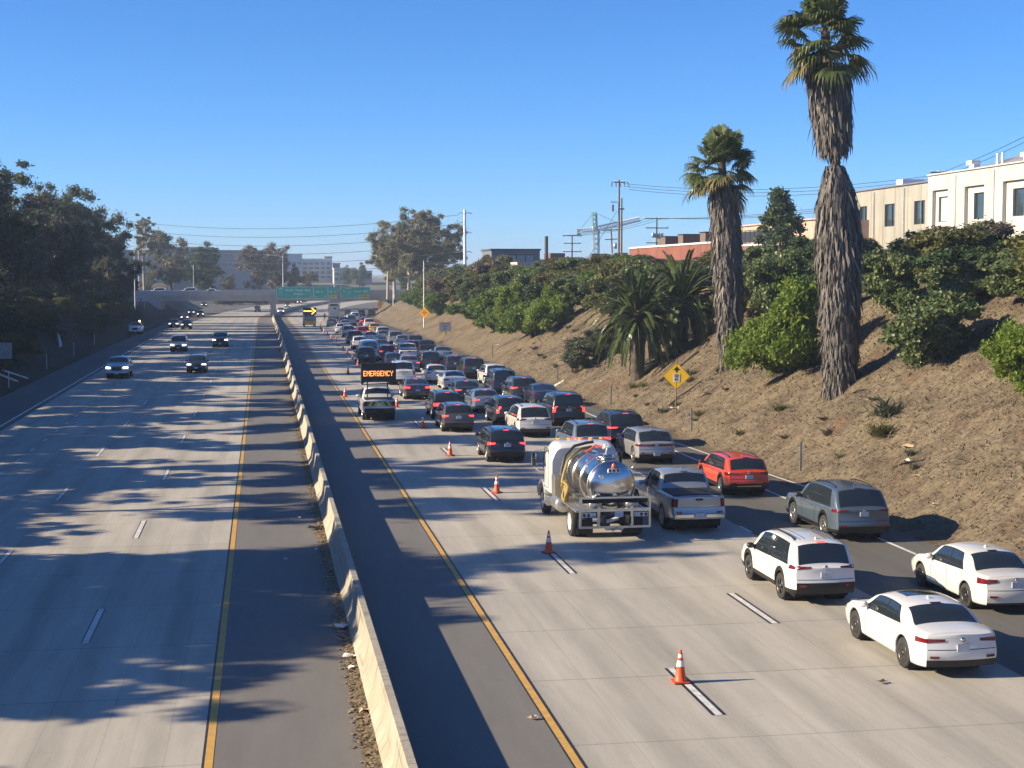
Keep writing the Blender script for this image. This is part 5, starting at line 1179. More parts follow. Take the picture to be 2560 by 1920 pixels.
# wires
M['wire'] = mat('black wire', (.02,.02,.022), .6)
def wire(a, b, sag, label, r=.028, n=18):
    m = MB(); m.tube([(lerp(a[0],b[0],t), lerp(a[1],b[1],t), lerp(a[2],b[2],t)-4*sag*t*(1-t)) for t in np.linspace(0,1,n)], r, 4); return tag(m.build('overhead_wire', M['wire']), label, 'wire', 'overhead wires')
for k in range(6):
    wire((42.2, 330, 21.6-2.0*k), (-70, 520, 31.-2.6*k), 5.0, 'thin power line sweeping from the white steel pole over the overpass', .05)
for k in range(3):
    wire((47.9+.4*k, 200, 20.9-.4*k), (73.5, 158, 19.7-.4*k), 1.2, 'thin wire from the tall timber pole towards the beige building')
    wire((60.4-1.5+1.3*k, 230, 17.4), (73., 158, 17.9-.3*k), .9, 'wire from the transformer pole towards the beige building')
    wire((55.2-1.4+1.3*k, 270, 15.7), (60.4-1.5+1.3*k, 230, 17.4), .5, 'wire between the two crossarm poles')
for k in range(2): wire((73.5, 158, 19.9-.5*k), (64.5, 108, 23.2-.5*k), .5, 'wire rising to the pole at the right frame edge')
wire((47.0, 200, 17.2), (44.0, 204, 11.), .0, 'guy wire beside the tall timber pole', .03, 4)
# crane
M['crane_green'] = mat('green crane steel', (.10,.30,.24), .5); M['crane_white'] = mat('white crane steel', (.72,.72,.70), .5); M['crane_blue'] = mat('blue grey crane steel', (.22,.32,.38), .5)
o = thing('tower_crane', 'distant tower crane with a white jib', 'crane', (132.5, 600, 8.))
def lattice(m, a, b, w, n, r=.11):
    a = np.array(a, float); b = np.array(b, float); d = (b-a)/np.linalg.norm(b-a); u = np.array((0,1.,0)) if abs(d[1]) < .8 else np.array((1.,0,0)); s = np.cross(d, u); s /= np.linalg.norm(s); u = np.cross(s, d)
    C = [a+s*i*w/2+u*j*w/2 for i, j in ((1,1),(1,-1),(-1,-1),(-1,1))]; e = b-a
    for c in C: m.tube([c, c+e], r, 4, sm=False)
    for k in range(n):
        for i in range(4): m.tube([C[i]+e*k/n, C[(i+1)%4]+e*(k+1)/n], r*.6, 3, sm=False, cap=False)
m = MB(); lattice(m, (0,0,0), (0,0,18), 2.1, 9, .22); m.build('mast', M['crane_blue'], o)
m = MB(); lattice(m, (-.5,0,18), (-.9,0,25.5), 1.7, 4, .24); m.build('tower_head', M['crane_green'], o)
m = MB(); lattice(m, (0,0,18.8), (18,0,22.8), 1.5, 14, .30); m.build('jib', M['crane_white'], o)
m = MB(); lattice(m, (0,0,18.6), (-7.6,0,17.9), 1.3, 6, .26); m.build('counter_jib', M['crane_white'], o)
m = MB(); m.box((-7.2,0,17.6),(1.4,1.4,2.6)); m.build('counterweight', M['crane_green'], o)
m = MB(); m.box((-.9,-.6,18.9),(1.4,1.4,1.7)); m.build('cabin', M['crane_white'], o)
m = MB(); m.tube([(-.9,0,25.4),(-6.6,0,18.4)], .07, 4); m.tube([(-.9,0,25.4),(9,0,21.2)], .07, 4); m.build('tie_bar', M['wire'], o)
# ---------------------------------------------------------------- far town beyond the overpass
M['town_blue'] = mat('blue grey far wall', (.17,.19,.22), .85, var=.08, vscale=.08)
M['town_pale'] = mat('pale far wall', (.50,.52,.54), .8, var=.06, vscale=.1)
M['town_win'] = mat('far window strip', (.10,.13,.17), .3)
def block(name, label, x0, x1, y, d, z1, wall, rows=0, cols=0, wz=None, z0=2., extra=None):
    o = thing(name, label, 'building', (0,0,0)); m = MB(); m.box(((x0+x1)/2,y+d/2,(z0+z1)/2),(x1-x0,d,z1-z0)); m.build('wall', wall, o)
    m = MB(); m.box(((x0+x1)/2,y+d/2,z1+.25),(x1-x0+.6,d+.6,.5)); m.build('roof', M['white_metal'] if extra else M['roof_grey'], o)
    for r in range(rows):
        for c in range(cols):
            w = (x1-x0)/cols; m = MB(); zz = wz[0]+r*wz[1]; m.box((x0+w*(c+.5),y-.06,zz),(w*.72,.2,wz[1]*.5)); m.build('window', M['town_win'], o)
    return o
block('office_block', 'wide blue grey building on the left beyond the overpass', -76, -26, 720, 40, 19.0, M['town_blue'])
block('office_block', 'long blue grey hall with stepped roof behind the dark round tree', -60, 3, 690, 45, 18.8, M['town_blue'], 1, 24, (13.,1.6))
block('office_block', 'higher roof block of the long blue grey hall', -46, -22, 700, 30, 20.3, M['town_blue'])
block('office_block', 'pale tall hospital block with a stepped outline', 6.5, 19.4, 760, 30, 18.2, M['town_pale'], 1, 5, (14.,1.9), extra=1)
block('office_block', 'pale office block with grid windows right of the tall hospital block', 19.6, 34, 765, 30, 15.8, M['town_pale'], 4, 5, (7.2,2.2), extra=1)
block('office_block', 'small lift tower rising from the pale office block', 31, 34.5, 770, 8, 17.0, M['town_blue'])
block('office_block', 'lower pale wing at the right end of the pale office block', 34.4, 43.5, 745, 20, 11.2, M['town_pale'], 2, 4, (6.2,2.4), extra=1)
block('office_block', 'low blue wing with columns right of the pale wing', 44, 52, 735, 20, 9.8, M['town_blue'], 1, 5, (7.,2.6))
block('office_block', 'narrow blue tower behind the pale wing', 36, 39.5, 790, 10, 13.8, M['town_blue'])
tag(MB().box((-22,470,6.0),(9,6,3.8)).build('low_building', M['mid_wall']), 'pale low house behind the overpass parapet', 'building')
tag(MB().box((-44,430,7.0),(10,8,5)).build('low_building', M['brown_unit']), 'brown house behind the tall slender eucalyptus', 'building')
tag(MB().box((43,800,6),(.8,.8,12)).box((47,800,6),(.8,.8,12)).box((45,800,11.6),(7,.8,.5)).box((45,800,10.2),(6,.7,.4)).build('power_frame', M['dark_metal']), 'dark steel substation frame at the right end of the far town', 'power frame')
# ---------------------------------------------------------------- vegetation
def leaves(C, n, rad, size, rg, flat=.75, asp=2.2, droop=0.):
    """leaf quads in balls round the centres C (k,3); rad (k,)"""
    k = len(C); N = k*n; c = np.repeat(np.asarray(C, float), n, 0); r = np.repeat(np.broadcast_to(np.asarray(rad, float), (k,)), n)
    d = rg.normal(size=(N,3)); d /= np.linalg.norm(d, axis=1)[:,None]; q = np.minimum(np.abs(rg.normal(.45, .36, N)), 1.7)
    p = c+d*(r*q)[:,None]*np.array((1,1,flat))
    a = rg.normal(size=(N,3)); a[:,2] -= droop; a /= np.linalg.norm(a, axis=1)[:,None]
    nn = rg.normal(size=(N,3))+d*.8; b = np.cross(a, nn); b /= np.linalg.norm(b, axis=1)[:,None]+1e-9
    s = (size*(.55+.9*rg.random(N)))[:,None]; A = a*s*asp/2; Bv = b*s/2
    V = np.stack([p-A, p+Bv*.9-A*.1, p+A, p-Bv*.9-A*.1], 1).reshape(-1,3); F = np.arange(4*N).reshape(-1,4)
    return V, F
LM = dict(
 gum=leaf_mat('grey gum leaves', [(.05,.075,.045),(.08,.11,.065),(.125,.145,.095),(.065,.09,.055)], .4),
 gum_brown=leaf_mat('dusty brown gum leaves', [(.065,.08,.05),(.11,.12,.08),(.17,.16,.12),(.08,.09,.06)], .4),
 gum_pale=leaf_mat('pale olive gum leaves', [(.12,.13,.07),(.18,.175,.095),(.23,.21,.125),(.14,.14,.075)], .25),
 dark=leaf_mat('dark green leaves', [(.035,.062,.026),(.06,.10,.04),(.09,.13,.055)], .2, .4),
 castor=leaf_mat('broad green leaves', [(.06,.095,.042),(.095,.145,.06),(.14,.185,.075),(.21,.215,.08)], .3, .4),
 olive=leaf_mat('olive green leaves', [(.09,.10,.035),(.13,.14,.045),(.17,.17,.06),(.09,.09,.04)], .25),
 bright=leaf_mat('bright yellow green leaves', [(.10,.17,.02),(.15,.225,.03),(.22,.28,.05),(.12,.19,.03)], .4),
 green=leaf_mat('fresh green leaves', [(.07,.13,.025),(.115,.185,.035),(.16,.22,.055)], .35),
 brown=leaf_mat('dry brown twigs', [(.13,.10,.075),(.19,.145,.11),(.12,.10,.07)], .15),
 grey=leaf_mat('grey green leaves', [(.08,.095,.06),(.12,.135,.085),(.10,.11,.07)], .2),
 palm=leaf_mat('palm blades', [(.05,.075,.03),(.08,.11,.04),(.125,.15,.055),(.07,.095,.035)], .25, .35),
 palm_dry=leaf_mat('drying palm blades', [(.16,.14,.05),(.22,.17,.08),(.11,.12,.04)], .2),
 skirt=leaf_mat('dead grey palm thatch', [(.055,.05,.048),(.10,.09,.085),(.15,.137,.125),(.075,.068,.064),(.25,.225,.20)], .1),
 date=leaf_mat('date palm leaflets', [(.035,.06,.022),(.06,.09,.032),(.095,.13,.045),(.05,.075,.026)], .2, .3))
M['bark_pale'] = mat('pale gum bark', (.46,.40,.33), .85, var2=(.25,.21,.17), vscale=1.5)
M['bark'] = mat('brown bark', (.11,.085,.065), .9, var2=(.06,.048,.038), vscale=3)
def crown_mesh(name, seed, h, spread, base, ncl, nl, lsize, crad, lm, lean=0., trunk=.3, flat=.7, gaps=.0, top=1.0, bark='bark'):
    """eucalyptus like tree: returns trunk mesh and crown mesh"""
    rg = np.random.default_rng(seed); m = MB(); tp = [(0,0,-.8)]; x = y = 0
    for k in range(1, 6): x += rg.normal(0, .03*h/5)+lean*h/5; y += rg.normal(0, .03*h/5); tp.append((x, y, h*.72*k/5))
    m.tube(tp, [trunk*lerp(1.25, .4, k/5) for k in range(6)], 9)
    C = []; Rr = []
    nb = max(5, ncl//7)
    for b in range(nb):
        t = rg.uniform(.42, .98); i = min(int(t*5), 4); P0 = np.array(tp[i])*(1-(t*5-i))+np.array(tp[i+1])*(t*5-i)
        a = rg.uniform(0, 2*pi)+b*2.4; zz = rg.uniform(base, top)*h; env = spread*sqrt(max(.08, 1-((zz/h-.62)/.45)**2)); d = rg.uniform(.45, 1.)*env
        P2 = np.array((x*.8+d*cos(a), y*.8+d*sin(a), zz)); P1 = (P0+P2)/2+np.array((0,0,.06*h))
        pts = [(1-s)**2*P0+2*s*(1-s)*P1+s*s*P2 for s in np.linspace(0, 1, 6)]; m.tube(pts, [trunk*lerp(.42, .08, s) for s in np.linspace(0, 1, 6)], 5, cap=False)
        for q in range(ncl//nb):
            s = rg.uniform(.45, 1.1); P = (1-s)**2*P0+2*s*(1-s)*P1+s*s*P2+rg.normal(0, crad*.75, 3)*np.array((1,1,.7))
            if P[2] < base*h: P[2] = base*h+rg.random()*crad
            C.append(P); Rr.append(crad*rg.uniform(.55, 1.2))
    V, F = leaves(np.array(C), nl, np.array(Rr), lsize, rg, flat, 2.4, .5)
    return m.mesh('trunk', [M[bark]]), np_mesh('crown', V, F, LM[lm])
def tree(kit_, x, y, s, label, rz=0., group=None, z=None, sz=None, name='tree'):
    o = thing(name, label, 'tree', (x, y, (bank_z(x-road_x(y), y) if z is None else z)), rz, group)
    link('trunk', kit_[0], o); link('crown', kit_[1], o); o.scale = (s, s, sz or s); return o
GA = [crown_mesh('gum', 11+i, 17., 6.8, .06, 168, 210, .2, 1.2, lm, trunk=.34, flat=.9, bark='bark_pale' if i%2 else 'bark') for i, lm in enumerate(('gum','gum_brown','gum','gum'))]
GD = crown_mesh('gum_dense', 29, 17., 6.8, .04, 190, 200, .5, 1.5, 'gum', trunk=.34, flat=.9)
GT = [crown_mesh('gum_sparse', 31+i, 18., 5.4, .40, 84, 170, .27, 1.0, 'gum', trunk=.3) for i in range(2)]
for i, (y, x, s, sz, k) in enumerate(((26.0,-28,.4,.30,0),(34.4,-28,.62,.33,2),(37.6,-28,.6,.40,1),(41.2,-28,.72,.46,0),(45.3,-28,.55,.50,1),(51,-28,.45,.19,2),(55.5,-28,.45,.2,3))):
    tree(GD, x, y, s, 'dense gum tree low on the left bank beside the near lanes', i*1.3, 'low gum trees on the near left bank', sz=sz)
for i in range(14):
    tree(GD if i%2 else GA[i%4], -28.5-(i%3)*.8, 60.5+6.9*i, .68, 'dense gum tree in the lower row of the left bank', i*1.9, 'lower row of gum trees on the left bank', sz=.25+.03*(i%2))
for i, (y, s) in enumerate(((46.8,.55),(58,.75),(64.5,.8),(70,.55),(79.5,.7),(87.5,.75),(97,.6),(105,.75),(113,.7),(124,.8),(134,.7),(144,.8))):
    tree(GT[i%2], -33+(i%3)*.8, y, s, 'tall thin gum tree on the left bank throwing long shadows over the lanes', i*2.1, 'tall thin gum trees on the left bank', sz=.74+.05*((i*7)%3-1))
vis = [(152,-34,1.05,.84,0,'dark gum tree at the left edge of the view, lowest in front'), (163,-31,1.05,.88,1,'dusty brown gum tree at the left edge of the view'), (172,-37,1.2,.74,2,'tallest dark gum tree of the left wall, at the frame edge'), (181,-29.5,1.1,.80,3,'brown topped gum tree on the left bank, second from the frame edge'),
       (192,-35,1.2,.86,0,'dark leafy gum tree in the middle of the left wall of trees'), (203,-29.5,1.1,.82,1,'brown tinted gum tree right of the middle of the left wall'), (216,-33,1.15,.76,2,'dark gum tree behind the brown tinted one on the left bank'), (230,-29,1.15,.92,3,'dusty gum tree near the right end of the left wall of trees'),
       (246,-31,1.15,.95,0,'dark gum tree at the right end of the left wall of trees'), (262,-28,1.1,.96,1,'brown crowned gum tree forming the second hump of the left wall'), (278,-30,1.1,.84,2,'dark gum tree on the right side of the second hump of the left wall'), (293,-28,1.0,.62,3,'dusty gum tree stepping down towards the overpass'), (310,-29.5,.9,.46,0,'lowest dark gum tree nearest the overpass end of the left wall'),
       (200,-43,1.15,.90,2,'tall dark gum tree rising behind the left wall of trees'), (224,-42,1.1,.86,0,'dark gum tree at the back of the left wall, near its middle')]
for i, (y, x, s, sz, k, lb) in enumerate(vis): tree(GA[k], x, y, s, lb, i*1.7, 'wall of gum trees on the left bank', sz=sz)
gp = [crown_mesh('gum_pale', 51+i, 19., 6.8, .20, 160, 260, .21, 1.25, 'gum_pale', trunk=.34, bark='bark_pale', lean=.03*(-1)**i) for i in range(3)]
for i, (x, y, s, lb) in enumerate(((28.5,352,.82,'pale barked gum tree at the left end of the clump beside the overpass'), (33.0,347,.98,'tall pale gum tree in the middle of the clump beside the overpass'), (37.0,356,1.0,'pale gum tree with a rounded top beside the overpass'), (41.0,346,.92,'grey green gum tree at the right end of the clump'), (31.,362,.9,'pale gum tree at the back of the clump beside the overpass'))):
    tree(gp[i%3], x, y, s, lb, i*1.1+.4, 'clump of pale gum trees beside the overpass', z=3.6)
tall = crown_mesh('tall_gum', 78, 23., 4.6, .46, 98, 160, .2, .85, 'gum_pale', trunk=.36, bark='bark_pale', lean=-.01)
tree(tall, -30.2, 405, .92, 'tall slender gum tree with a bare white trunk left of the overpass', .4, z=4.)
far_b = [crown_mesh('broad', 81, 12., 6.5, .14, 100, 220, .25, 1.3, 'gum_pale', trunk=.35), crown_mesh('round', 83, 11., 6.0, .06, 110, 240, .26, 1.35, 'dark', trunk=.35), crown_mesh('bare', 85, 12., 6.0, .08, 110, 180, .2, 1.3, 'brown', trunk=.3)]
tree(far_b[0], -26.5, 455, 1.3, 'broad pale green tree behind the overpass left of the dark round tree', .3, z=4.)
tree(far_b[1], -17.0, 450, 1.2, 'dark round tree behind the overpass', 1., z=3.)
tree(far_b[1], -21.5, 470, 1.05, 'dark green tree low behind the pale house', 2., z=3.)
for i, (x, y, s, k, lb) in enumerate(((-1.0,470,1.15,2,'bare brown tree left of the long armed street light'), (4.0,478,1.1,2,'brown leafless tree behind the long armed street light'), (9.0,480,.66,1,'dark tree behind the first green sign'), (14.5,490,.5,2,'brownish tree behind the green sign in front of the hospital block'), (-39,420,.62,1,'dark bush tree under the tall slender gum'), (-31,425,.42,0,'olive tree below the tall slender gum'), (41,740,.75,1,'dark green tree top right of the pale wing'), (48,520,.72,1,'dark tree at the right end of the far town'), (62,560,.8,1,'dark low tree behind the pale gum clump'), (40,640,.8,1,'dark far tree above the overpass right of the columns'), (-9.5,440,.40,0,'small yellow green tree behind the overpass parapet'))):
    tree(far_b[k], x, y, s, lb, i*.9, z=3.5)
# conifer like tree
rg = np.random.default_rng(91); C_ = []; R_ = []
for k in range(70):
    t = rg.random(); a = rg.random()*6.28; rr = 2.5*min(1, (1-t)*1.5+.12)*rg.uniform(.3, .95); C_.append((rr*cos(a), rr*sin(a), .8+6.6*t)); R_.append(.7)
Vq, Fq = leaves(np.array(C_), 170, np.array(R_), .2, rg, 1., 2., .1)
cz = (MB().tube([(0,0,-1),(0,0,6.)], [.22,.06], 8).mesh('trunk', [M['bark']]), np_mesh('crown', Vq, Fq, LM['dark']))
tree(cz, 49.6, 142, 1., 'pointed dark green tree between the two shaggy palms', .2, z=9.3)
# ---------------------------------------------------------------- bushes
def bush_mesh(seed, lm, lobes, nl, size, stems=True, asp=1.8, flat=.85):
    rg = np.random.default_rng(seed); C = []; Rr = []
    for (x, y, z, r) in lobes:
        for k in range(9):
            d = rg.normal(size=3); d /= np.linalg.norm(d); d[2] = abs(d[2])*.9-.15; C.append((x+d[0]*r*.72, y+d[1]*r*.72, z+d[2]*r*.72)); Rr.append(r*rg.uniform(.28, .5))
    V, F = leaves(np.array(C), nl, np.array(Rr), size, rg, flat, asp, .1); return np_mesh('foliage', V, F, LM[lm])
def lobes(seed, n, w, h): 
    rg = np.random.default_rng(seed); return [(rg.uniform(-.6,.6)*w, rg.uniform(-.6,.6)*w, rg.uniform(.12,.72)*h, rg.uniform(.36,.6)*min(w, h)) for _ in range(n)]
BK = {}
def bush(kind, x, y, w, h, label, rz=0., dz=0.):
    if x > 30 and y < 330: h = max(1.3, min(h, (10.2+1.1*sin(x*3.7+y*1.7) if 112 < y < 215 else 10.7+1.7*sin(x*3.7+y*1.7))-bank_z(x, y)+.1))
    lm, v = kind.split(':'); key = (lm, v)
    if key not in BK:
        sd = sum(map(ord, kind)); big = lm in ('castor',)
        BK[key] = bush_mesh(sd, lm, lobes(sd, 14 if lm == 'bright' else 9, 1., 1.8), 620 if big else (620 if lm in ('bright', 'green') else 480),   .062 if big else (.036 if lm == 'bright' else .048), asp=1.4 if big else 2.6)
    o = link('shrub', BK[key], None, (x, y, bank_z(x-road_x(y), y)-.1+dz)); o.rotation_euler = (0,0,rz); o.scale = (w/2.3, w/2.3, h/1.95)
    return tag(o, label, 'shrub')
bl = [
 ('bright:a',27.6,78.,6.2,6.5,'big bright green shrub between the two shaggy palms'),
 ('bright:b',29.2,54.6,4.2,3.4,'yellow green shrub cut by the right frame edge'),
 ('castor:a',29.7,65.2,5.4,4.2,'broad leaved green bush on the slope right of the tall palm'),
 ('castor:b',33.5,71.,4.2,3.0,'broad leaved bush behind the sloping one right of the tall palm'),
 ('castor:a',37.5,84.,5.6,4.4,'tall broad leaved bush under the cream building windows'),
 ('castor:b',41.,80.,5.4,4.0,'broad leaved bush under the right end of the cream building'),
 ('dark:a',40.5,90.,4.6,3.6,'dark green bush in front of the beige building'),
 ('castor:a',35.5,90.,4.8,3.6,'broad leaved bush just right of the tall palm trunk'),
 ('brown:a',38.,92.5,3.2,3.8,'brown twiggy bush among the broad leaved ones'),
 ('dark:b',44.,76.,5.0,3.6,'dark bush at the right edge below the cream building'),
 ('castor:b',38.5,71.5,4.6,2.6,'low broad leaved bush at the right edge of the slope'),
 ('green:a',33.,92.,5.0,4.6,'green bush behind the big bright shrub'),
 ('olive:a',31.5,97.,4.8,5.2,'olive bush left of the big bright shrub top'),
 ('grey:a',34.5,104.,4.4,4.6,'grey green bush between the shaggy palms'),
 ('bright:b',37.5,106.,4.0,4.4,'yellow green bush top under the pointed tree'),
 ('dark:a',38.5,116.,6.0,4.2,'dark bush mass right of the shorter shaggy palm'),
 ('dark:b',31.3,106.5,5.2,5.0,'dark shaded bush behind the right hand date palm'),
 ('dark:a',29.3,113.,4.6,4.4,'dark shaded bush between the two date palms'),
 ('olive:b',40.,128.,7.0,4.0,'olive bush below the red brick building'),
 ('bright:a',37.,140.,6.5,3.4,'light green bush in front of the red brick wall'),
 ('green:b',38.,155.,7.0,3.6,'light green bush top at the left end of the red wall'),
 ('grey:b',24.6,116.5,5.2,2.8,'low grey green shrub at the foot of the left date palm'),
 ('grey:a',26.2,119.,4.2,2.6,'low grey shrub just behind the one by the left date palm'),
 ('green:a',26.2,151.5,7.4,6.2,'large fresh green bush at the bank foot, second of the row'),
 ('bright:a',27.6,146.,5.8,5.4,'light green bush nearest in the fresh green row at the bank foot'),
 ('green:b',25.9,171.,7.4,6.0,'large fresh green bush third along the row above the queue'),
 ('bright:a',27.2,161.,6.6,5.8,'light green bush in the middle of the fresh green row'),
 ('green:a',26.6,193.,7.2,5.6,'fresh green bush at the far end of the row above the queue'),
 ('green:b',27.2,182.,7.0,5.4,'fresh green bush fourth along the row above the queue'),
 ('castor:b',31.5,136.,6.2,5.0,'dark broad leaved bush above the fresh green row'),
 ('castor:a',32.5,150.,6.8,5.4,'broad leaved bush high on the bank above the fresh green row'),
 ('dark:b',30.5,128.,5.6,4.6,'dark blue green bush left of the left date palm'),
 ('brown:a',34.5,141.,4.6,3.2,'brown twiggy bush on the bank below the timber pole'),
 ('olive:a',35.5,163.,7.0,4.8,'olive bush on the bank below the dark low building'),
 ('castor:b',34.2,174.,7.0,5.0,'broad leaved bush in front of the low pale building'),
 ('brown:b',38.5,176.,6.6,4.4,'brown leafless bush in front of the dark low building'),
 ('olive:b',31.4,178.,7.0,5.2,'olive bush on the slope above the white rectangular sign'),
 ('green:b',29.6,180.,5.6,4.4,'green bush right of the white rectangular sign'),
 ('castor:a',33.,196.,7.6,5.6,'tall broad leaved bush below the grey blue block'),
 ('dark:a',28.4,211.,5.6,4.2,'dark green bush right of the tall slim light pole'),
 ('green:a',26.4,235.,6.6,5.8,'dark green shrub behind the foot of the tall slim light pole'),
 ('castor:b',30.2,218.,6.8,4.8,'broad leaved bush up the bank behind the tall slim light pole'),
 ('brown:b',28.5,242.,6.6,5.4,'brown twiggy bush left of the tall slim light pole'),
 ('olive:a',32.,240.,8.0,6.2,'olive tree like bush above the brown twiggy one'),
 ('grey:b',30.,262.,7.0,6.2,'grey brown bush farther along the bank'),
 ('olive:b',34.5,268.,8.5,6.6,'olive bush below the grey blue block'),
 ('brown:a',38.5,250.,5.0,6.0,'reddish bare bush beside the grey blue block'),
 ('green:b',28.8,288.,6.6,4.8,'green shrub on the ramp bank'),
 ('castor:a',32.,300.,8.0,6.0,'dark leafy bush on the ramp bank top'),
 ('green:a',31.2,325.,7.0,4.4,'green shrub in front of the overpass right end'),
 ('dark:b',38.,300.,8.0,7.0,'dark bush below the pale gum clump'),
 ('olive:a',36.,326.,9.0,6.0,'olive bush at the foot of the pale gum clump'),
 ('bright:b',33.5,402.,9.0,3.6,'light green shrub seen under the overpass beside the lanes'),
 ('dark:a',-24.5,150.,5.0,3.2,'dark bush on the shaded left bank nearest the frame edge'),
 ('dark:b',-24.5,172.,6.0,3.4,'dark green bush on the shaded left bank above the pipe'),
 ('olive:a',-25.8,196.,5.0,2.8,'olive bush midway along the shaded left bank'),
 ('dark:a',-26.5,222.,6.4,4.2,'dark bush on the left bank above the parked work pickup'),
 ('dark:b',-27.,250.,8.0,5.0,'dark hedge like bush on the left bank past the gum trees'),
 ('dark:a',-27.5,280.,8.5,5.4,'dark leafy bush on the left bank before the overpass'),
 ('dark:b',-29.,312.,9.5,5.6,'dark ivy like bush at the left end of the overpass'),
 ('olive:b',-38.,345.,12.,5.0,'olive bush mass on top of the left bank by the overpass'),
 ('dark:a',-33.,366.,8.0,4.6,'dark shrub against the left end of the overpass'),
 ('olive:a',-24.5,120.,5.0,2.6,'olive shrub on the near left bank at the frame edge'),
 ('brown:b',28.2,121.,2.8,1.4,'brown dry shrub left of the low grey green shrub'),
]
for i, (k, x, y, w, h, lb) in enumerate(bl): bush(k, x, y, w, h, lb, i*1.37)
rg = np.random.default_rng(41)
for i, (x, y, w, h) in enumerate(((33,76,5,4.4),(34.6,82,5.4,4),(32.4,85,4.8,4.4),(35.6,70,5,3.2),(36.6,77,5.2,3.2),(33.2,91,5,4.4),(34.6,65,4.4,3.2),(31.6,91,4.6,5),(33.2,98,5.6,4.6),(30.6,86.5,3.6,3.8),(38.8,68,5,2.4),(36.,61,4.6,2.8),(37.,95,5.4,3.4),(35.2,101,5.4,4))):
    k = ('castor:a','castor:b','dark:b','castor:a','olive:b','dark:a','castor:b')[i%7]; kk = {'c':'broad leaved bush','d':'dark green bush','o':'olive bush'}[k[0]]+' crowding the slope between the tall palm and the buildings'
    bush(k, x, y, w, h, kk, i*1.9)['group'] = kk.replace(' bush', ' bushes')
for i in range(18):
    y = 122+8.2*i+rg.uniform(-2, 2); k = ('castor:a','olive:a','green:b','castor:b','dark:b','olive:b')[i%6]; kk = {'c':'broad leaved bush','d':'dark green bush','o':'olive bush','g':'fresh green bush'}[k[0]]+' halfway up the right bank behind the green row'
    bush(k, rg.uniform(29.5, 33), y, rg.uniform(5.5, 7.5), rg.uniform(4., 5.6), kk, i*1.9)['group'] = kk.replace(' bush', ' bushes')
for i in range(64):
    y = 62+ 250*(i/64.)**1.15+rg.uniform(-3, 3); x = rg.uniform(33.5, 44) if y < 110 else rg.uniform(30.5, 42); k = ('castor:a','olive:a','grey:b','castor:b','olive:b','dark:a','green:a','brown:b','grey:a')[i%9]; w = rg.uniform(5, 8); h = rg.uniform(3.4, 5.2)*(1.15 if y > 120 else .85)
    if y < 112 and x < 36.5 and 88 < y < 100: x += 4
    kk = {'c':'broad leaved bush in the thicket along the top of the right bank','d':'dark green bush in the thicket along the top of the right bank','o':'olive bush in the thicket along the top of the right bank','g':'grey or fresh green bush in the thicket along the top of the right bank','b':'brown bare bush in the thicket along the top of the right bank'}[k[0]]
    bush(k, x, y, w, h, kk, i*2.3)['group'] = kk.replace(' bush', ' bushes')
for i in range(70):
    y = 112+2.8*i+rg.uniform(-2, 2); x = L_FOOT(y)-rg.uniform(1.8, 9.)
    k = ('dark:a','dark:b','olive:a')[i%3]; kk = 'olive shrub on the shaded left bank' if i%3 == 2 else 'dark shrub on the shaded left bank'
    bush(k, x, y, rg.uniform(3.5, 6.0), rg.uniform(1.0, 3.0), kk, i*2.1)['group'] = kk.replace('shrub', 'shrubs')
for i in range(16):
    y = 545+6.5*i; x = -13+(i*5.3)%(10+.25*(y-500)); k = ('dark:a','dark:b','olive:a','brown:a')[i%4]
    o = bush(k, x, y, rg.uniform(8, 12), rg.uniform(3, 5), 'shrub in the wedge between the ramp and the main lanes beyond the overpass', i*1.3); o['group'] = 'shrubs in the wedge beyond the overpass'; o.location.z = road_z(y)-.1
def tuft_mesh(seed, lm):
    q = np.random.default_rng(seed); V = []; F = []
    for k in range(150):
        a = q.random()*6.28; b = np.array((q.normal(0,.16), q.normal(0,.16), 0)); L_ = q.uniform(.35, 1.); d = np.array((cos(a)*q.uniform(.2,.9), sin(a)*q.uniform(.2,.9), q.uniform(.35,1.))); s_ = np.array((-sin(a), cos(a), 0))*q.uniform(.015,.04); m_ = b+d*L_*.55; e_ = b+d*L_*.8+np.array((cos(a), sin(a), -.1))*.25*L_; o_ = len(V)
        V += [b-s_*.5, b+s_*.5, m_+s_, m_-s_, e_+s_*.3, e_-s_*.3]; F += [(o_,o_+1,o_+2,o_+3),(o_+3,o_+2,o_+4,o_+5)]
    return np_mesh('foliage', V, F, LM[lm])
TM = [tuft_mesh(3, 'brown'), tuft_mesh(4, 'olive'), tuft_mesh(5, 'grey')]
def weed(k, x, y, w, h, lb, rz): o = link('weed', TM[k], None, (x, y, bank_z(x, y)+.6*hnoise(x, y)*min(1, max(0, x-R_FOOT(y))/2.)-.03)); o.rotation_euler = (0,0,rz); o.scale = (w*.75, w*.75, h*1.2); return tag(o, lb, 'weed')
for i in range(46):
    y = 38+110*rg.random()**1.4; x = R_FOOT(y)+rg.uniform(.9, 6.5)
    if abs(y-78) < 5 and x > 25: continue
    weed(i%3, x, y, rg.uniform(.5, 1.3), rg.uniform(.22, .6), 'low dry weed scattered on the bare right slope', i*2.1)['group'] = 'low dry weeds on the right slope'
# small weeds on the dry slope
for i, (x, y, w, h, lb) in enumerate(((25.6,60.3,1.6,.8,'small green weed clump on the bare slope'), (26.6,62.,2.0,1.1,'thin leggy weed below the broad leaved bush'), (24.1,87.,.8,.45,'tiny green weed behind the speed sign'), (27.3,88.9,.9,.5,'small weed at the foot of the shorter shaggy palm'), (23.6,73.,1.0,.4,'dry weed tuft on the slope above the pale silver hatchback'))):
    weed(2 if i%2 else 1, x, y, w, h, lb, i)
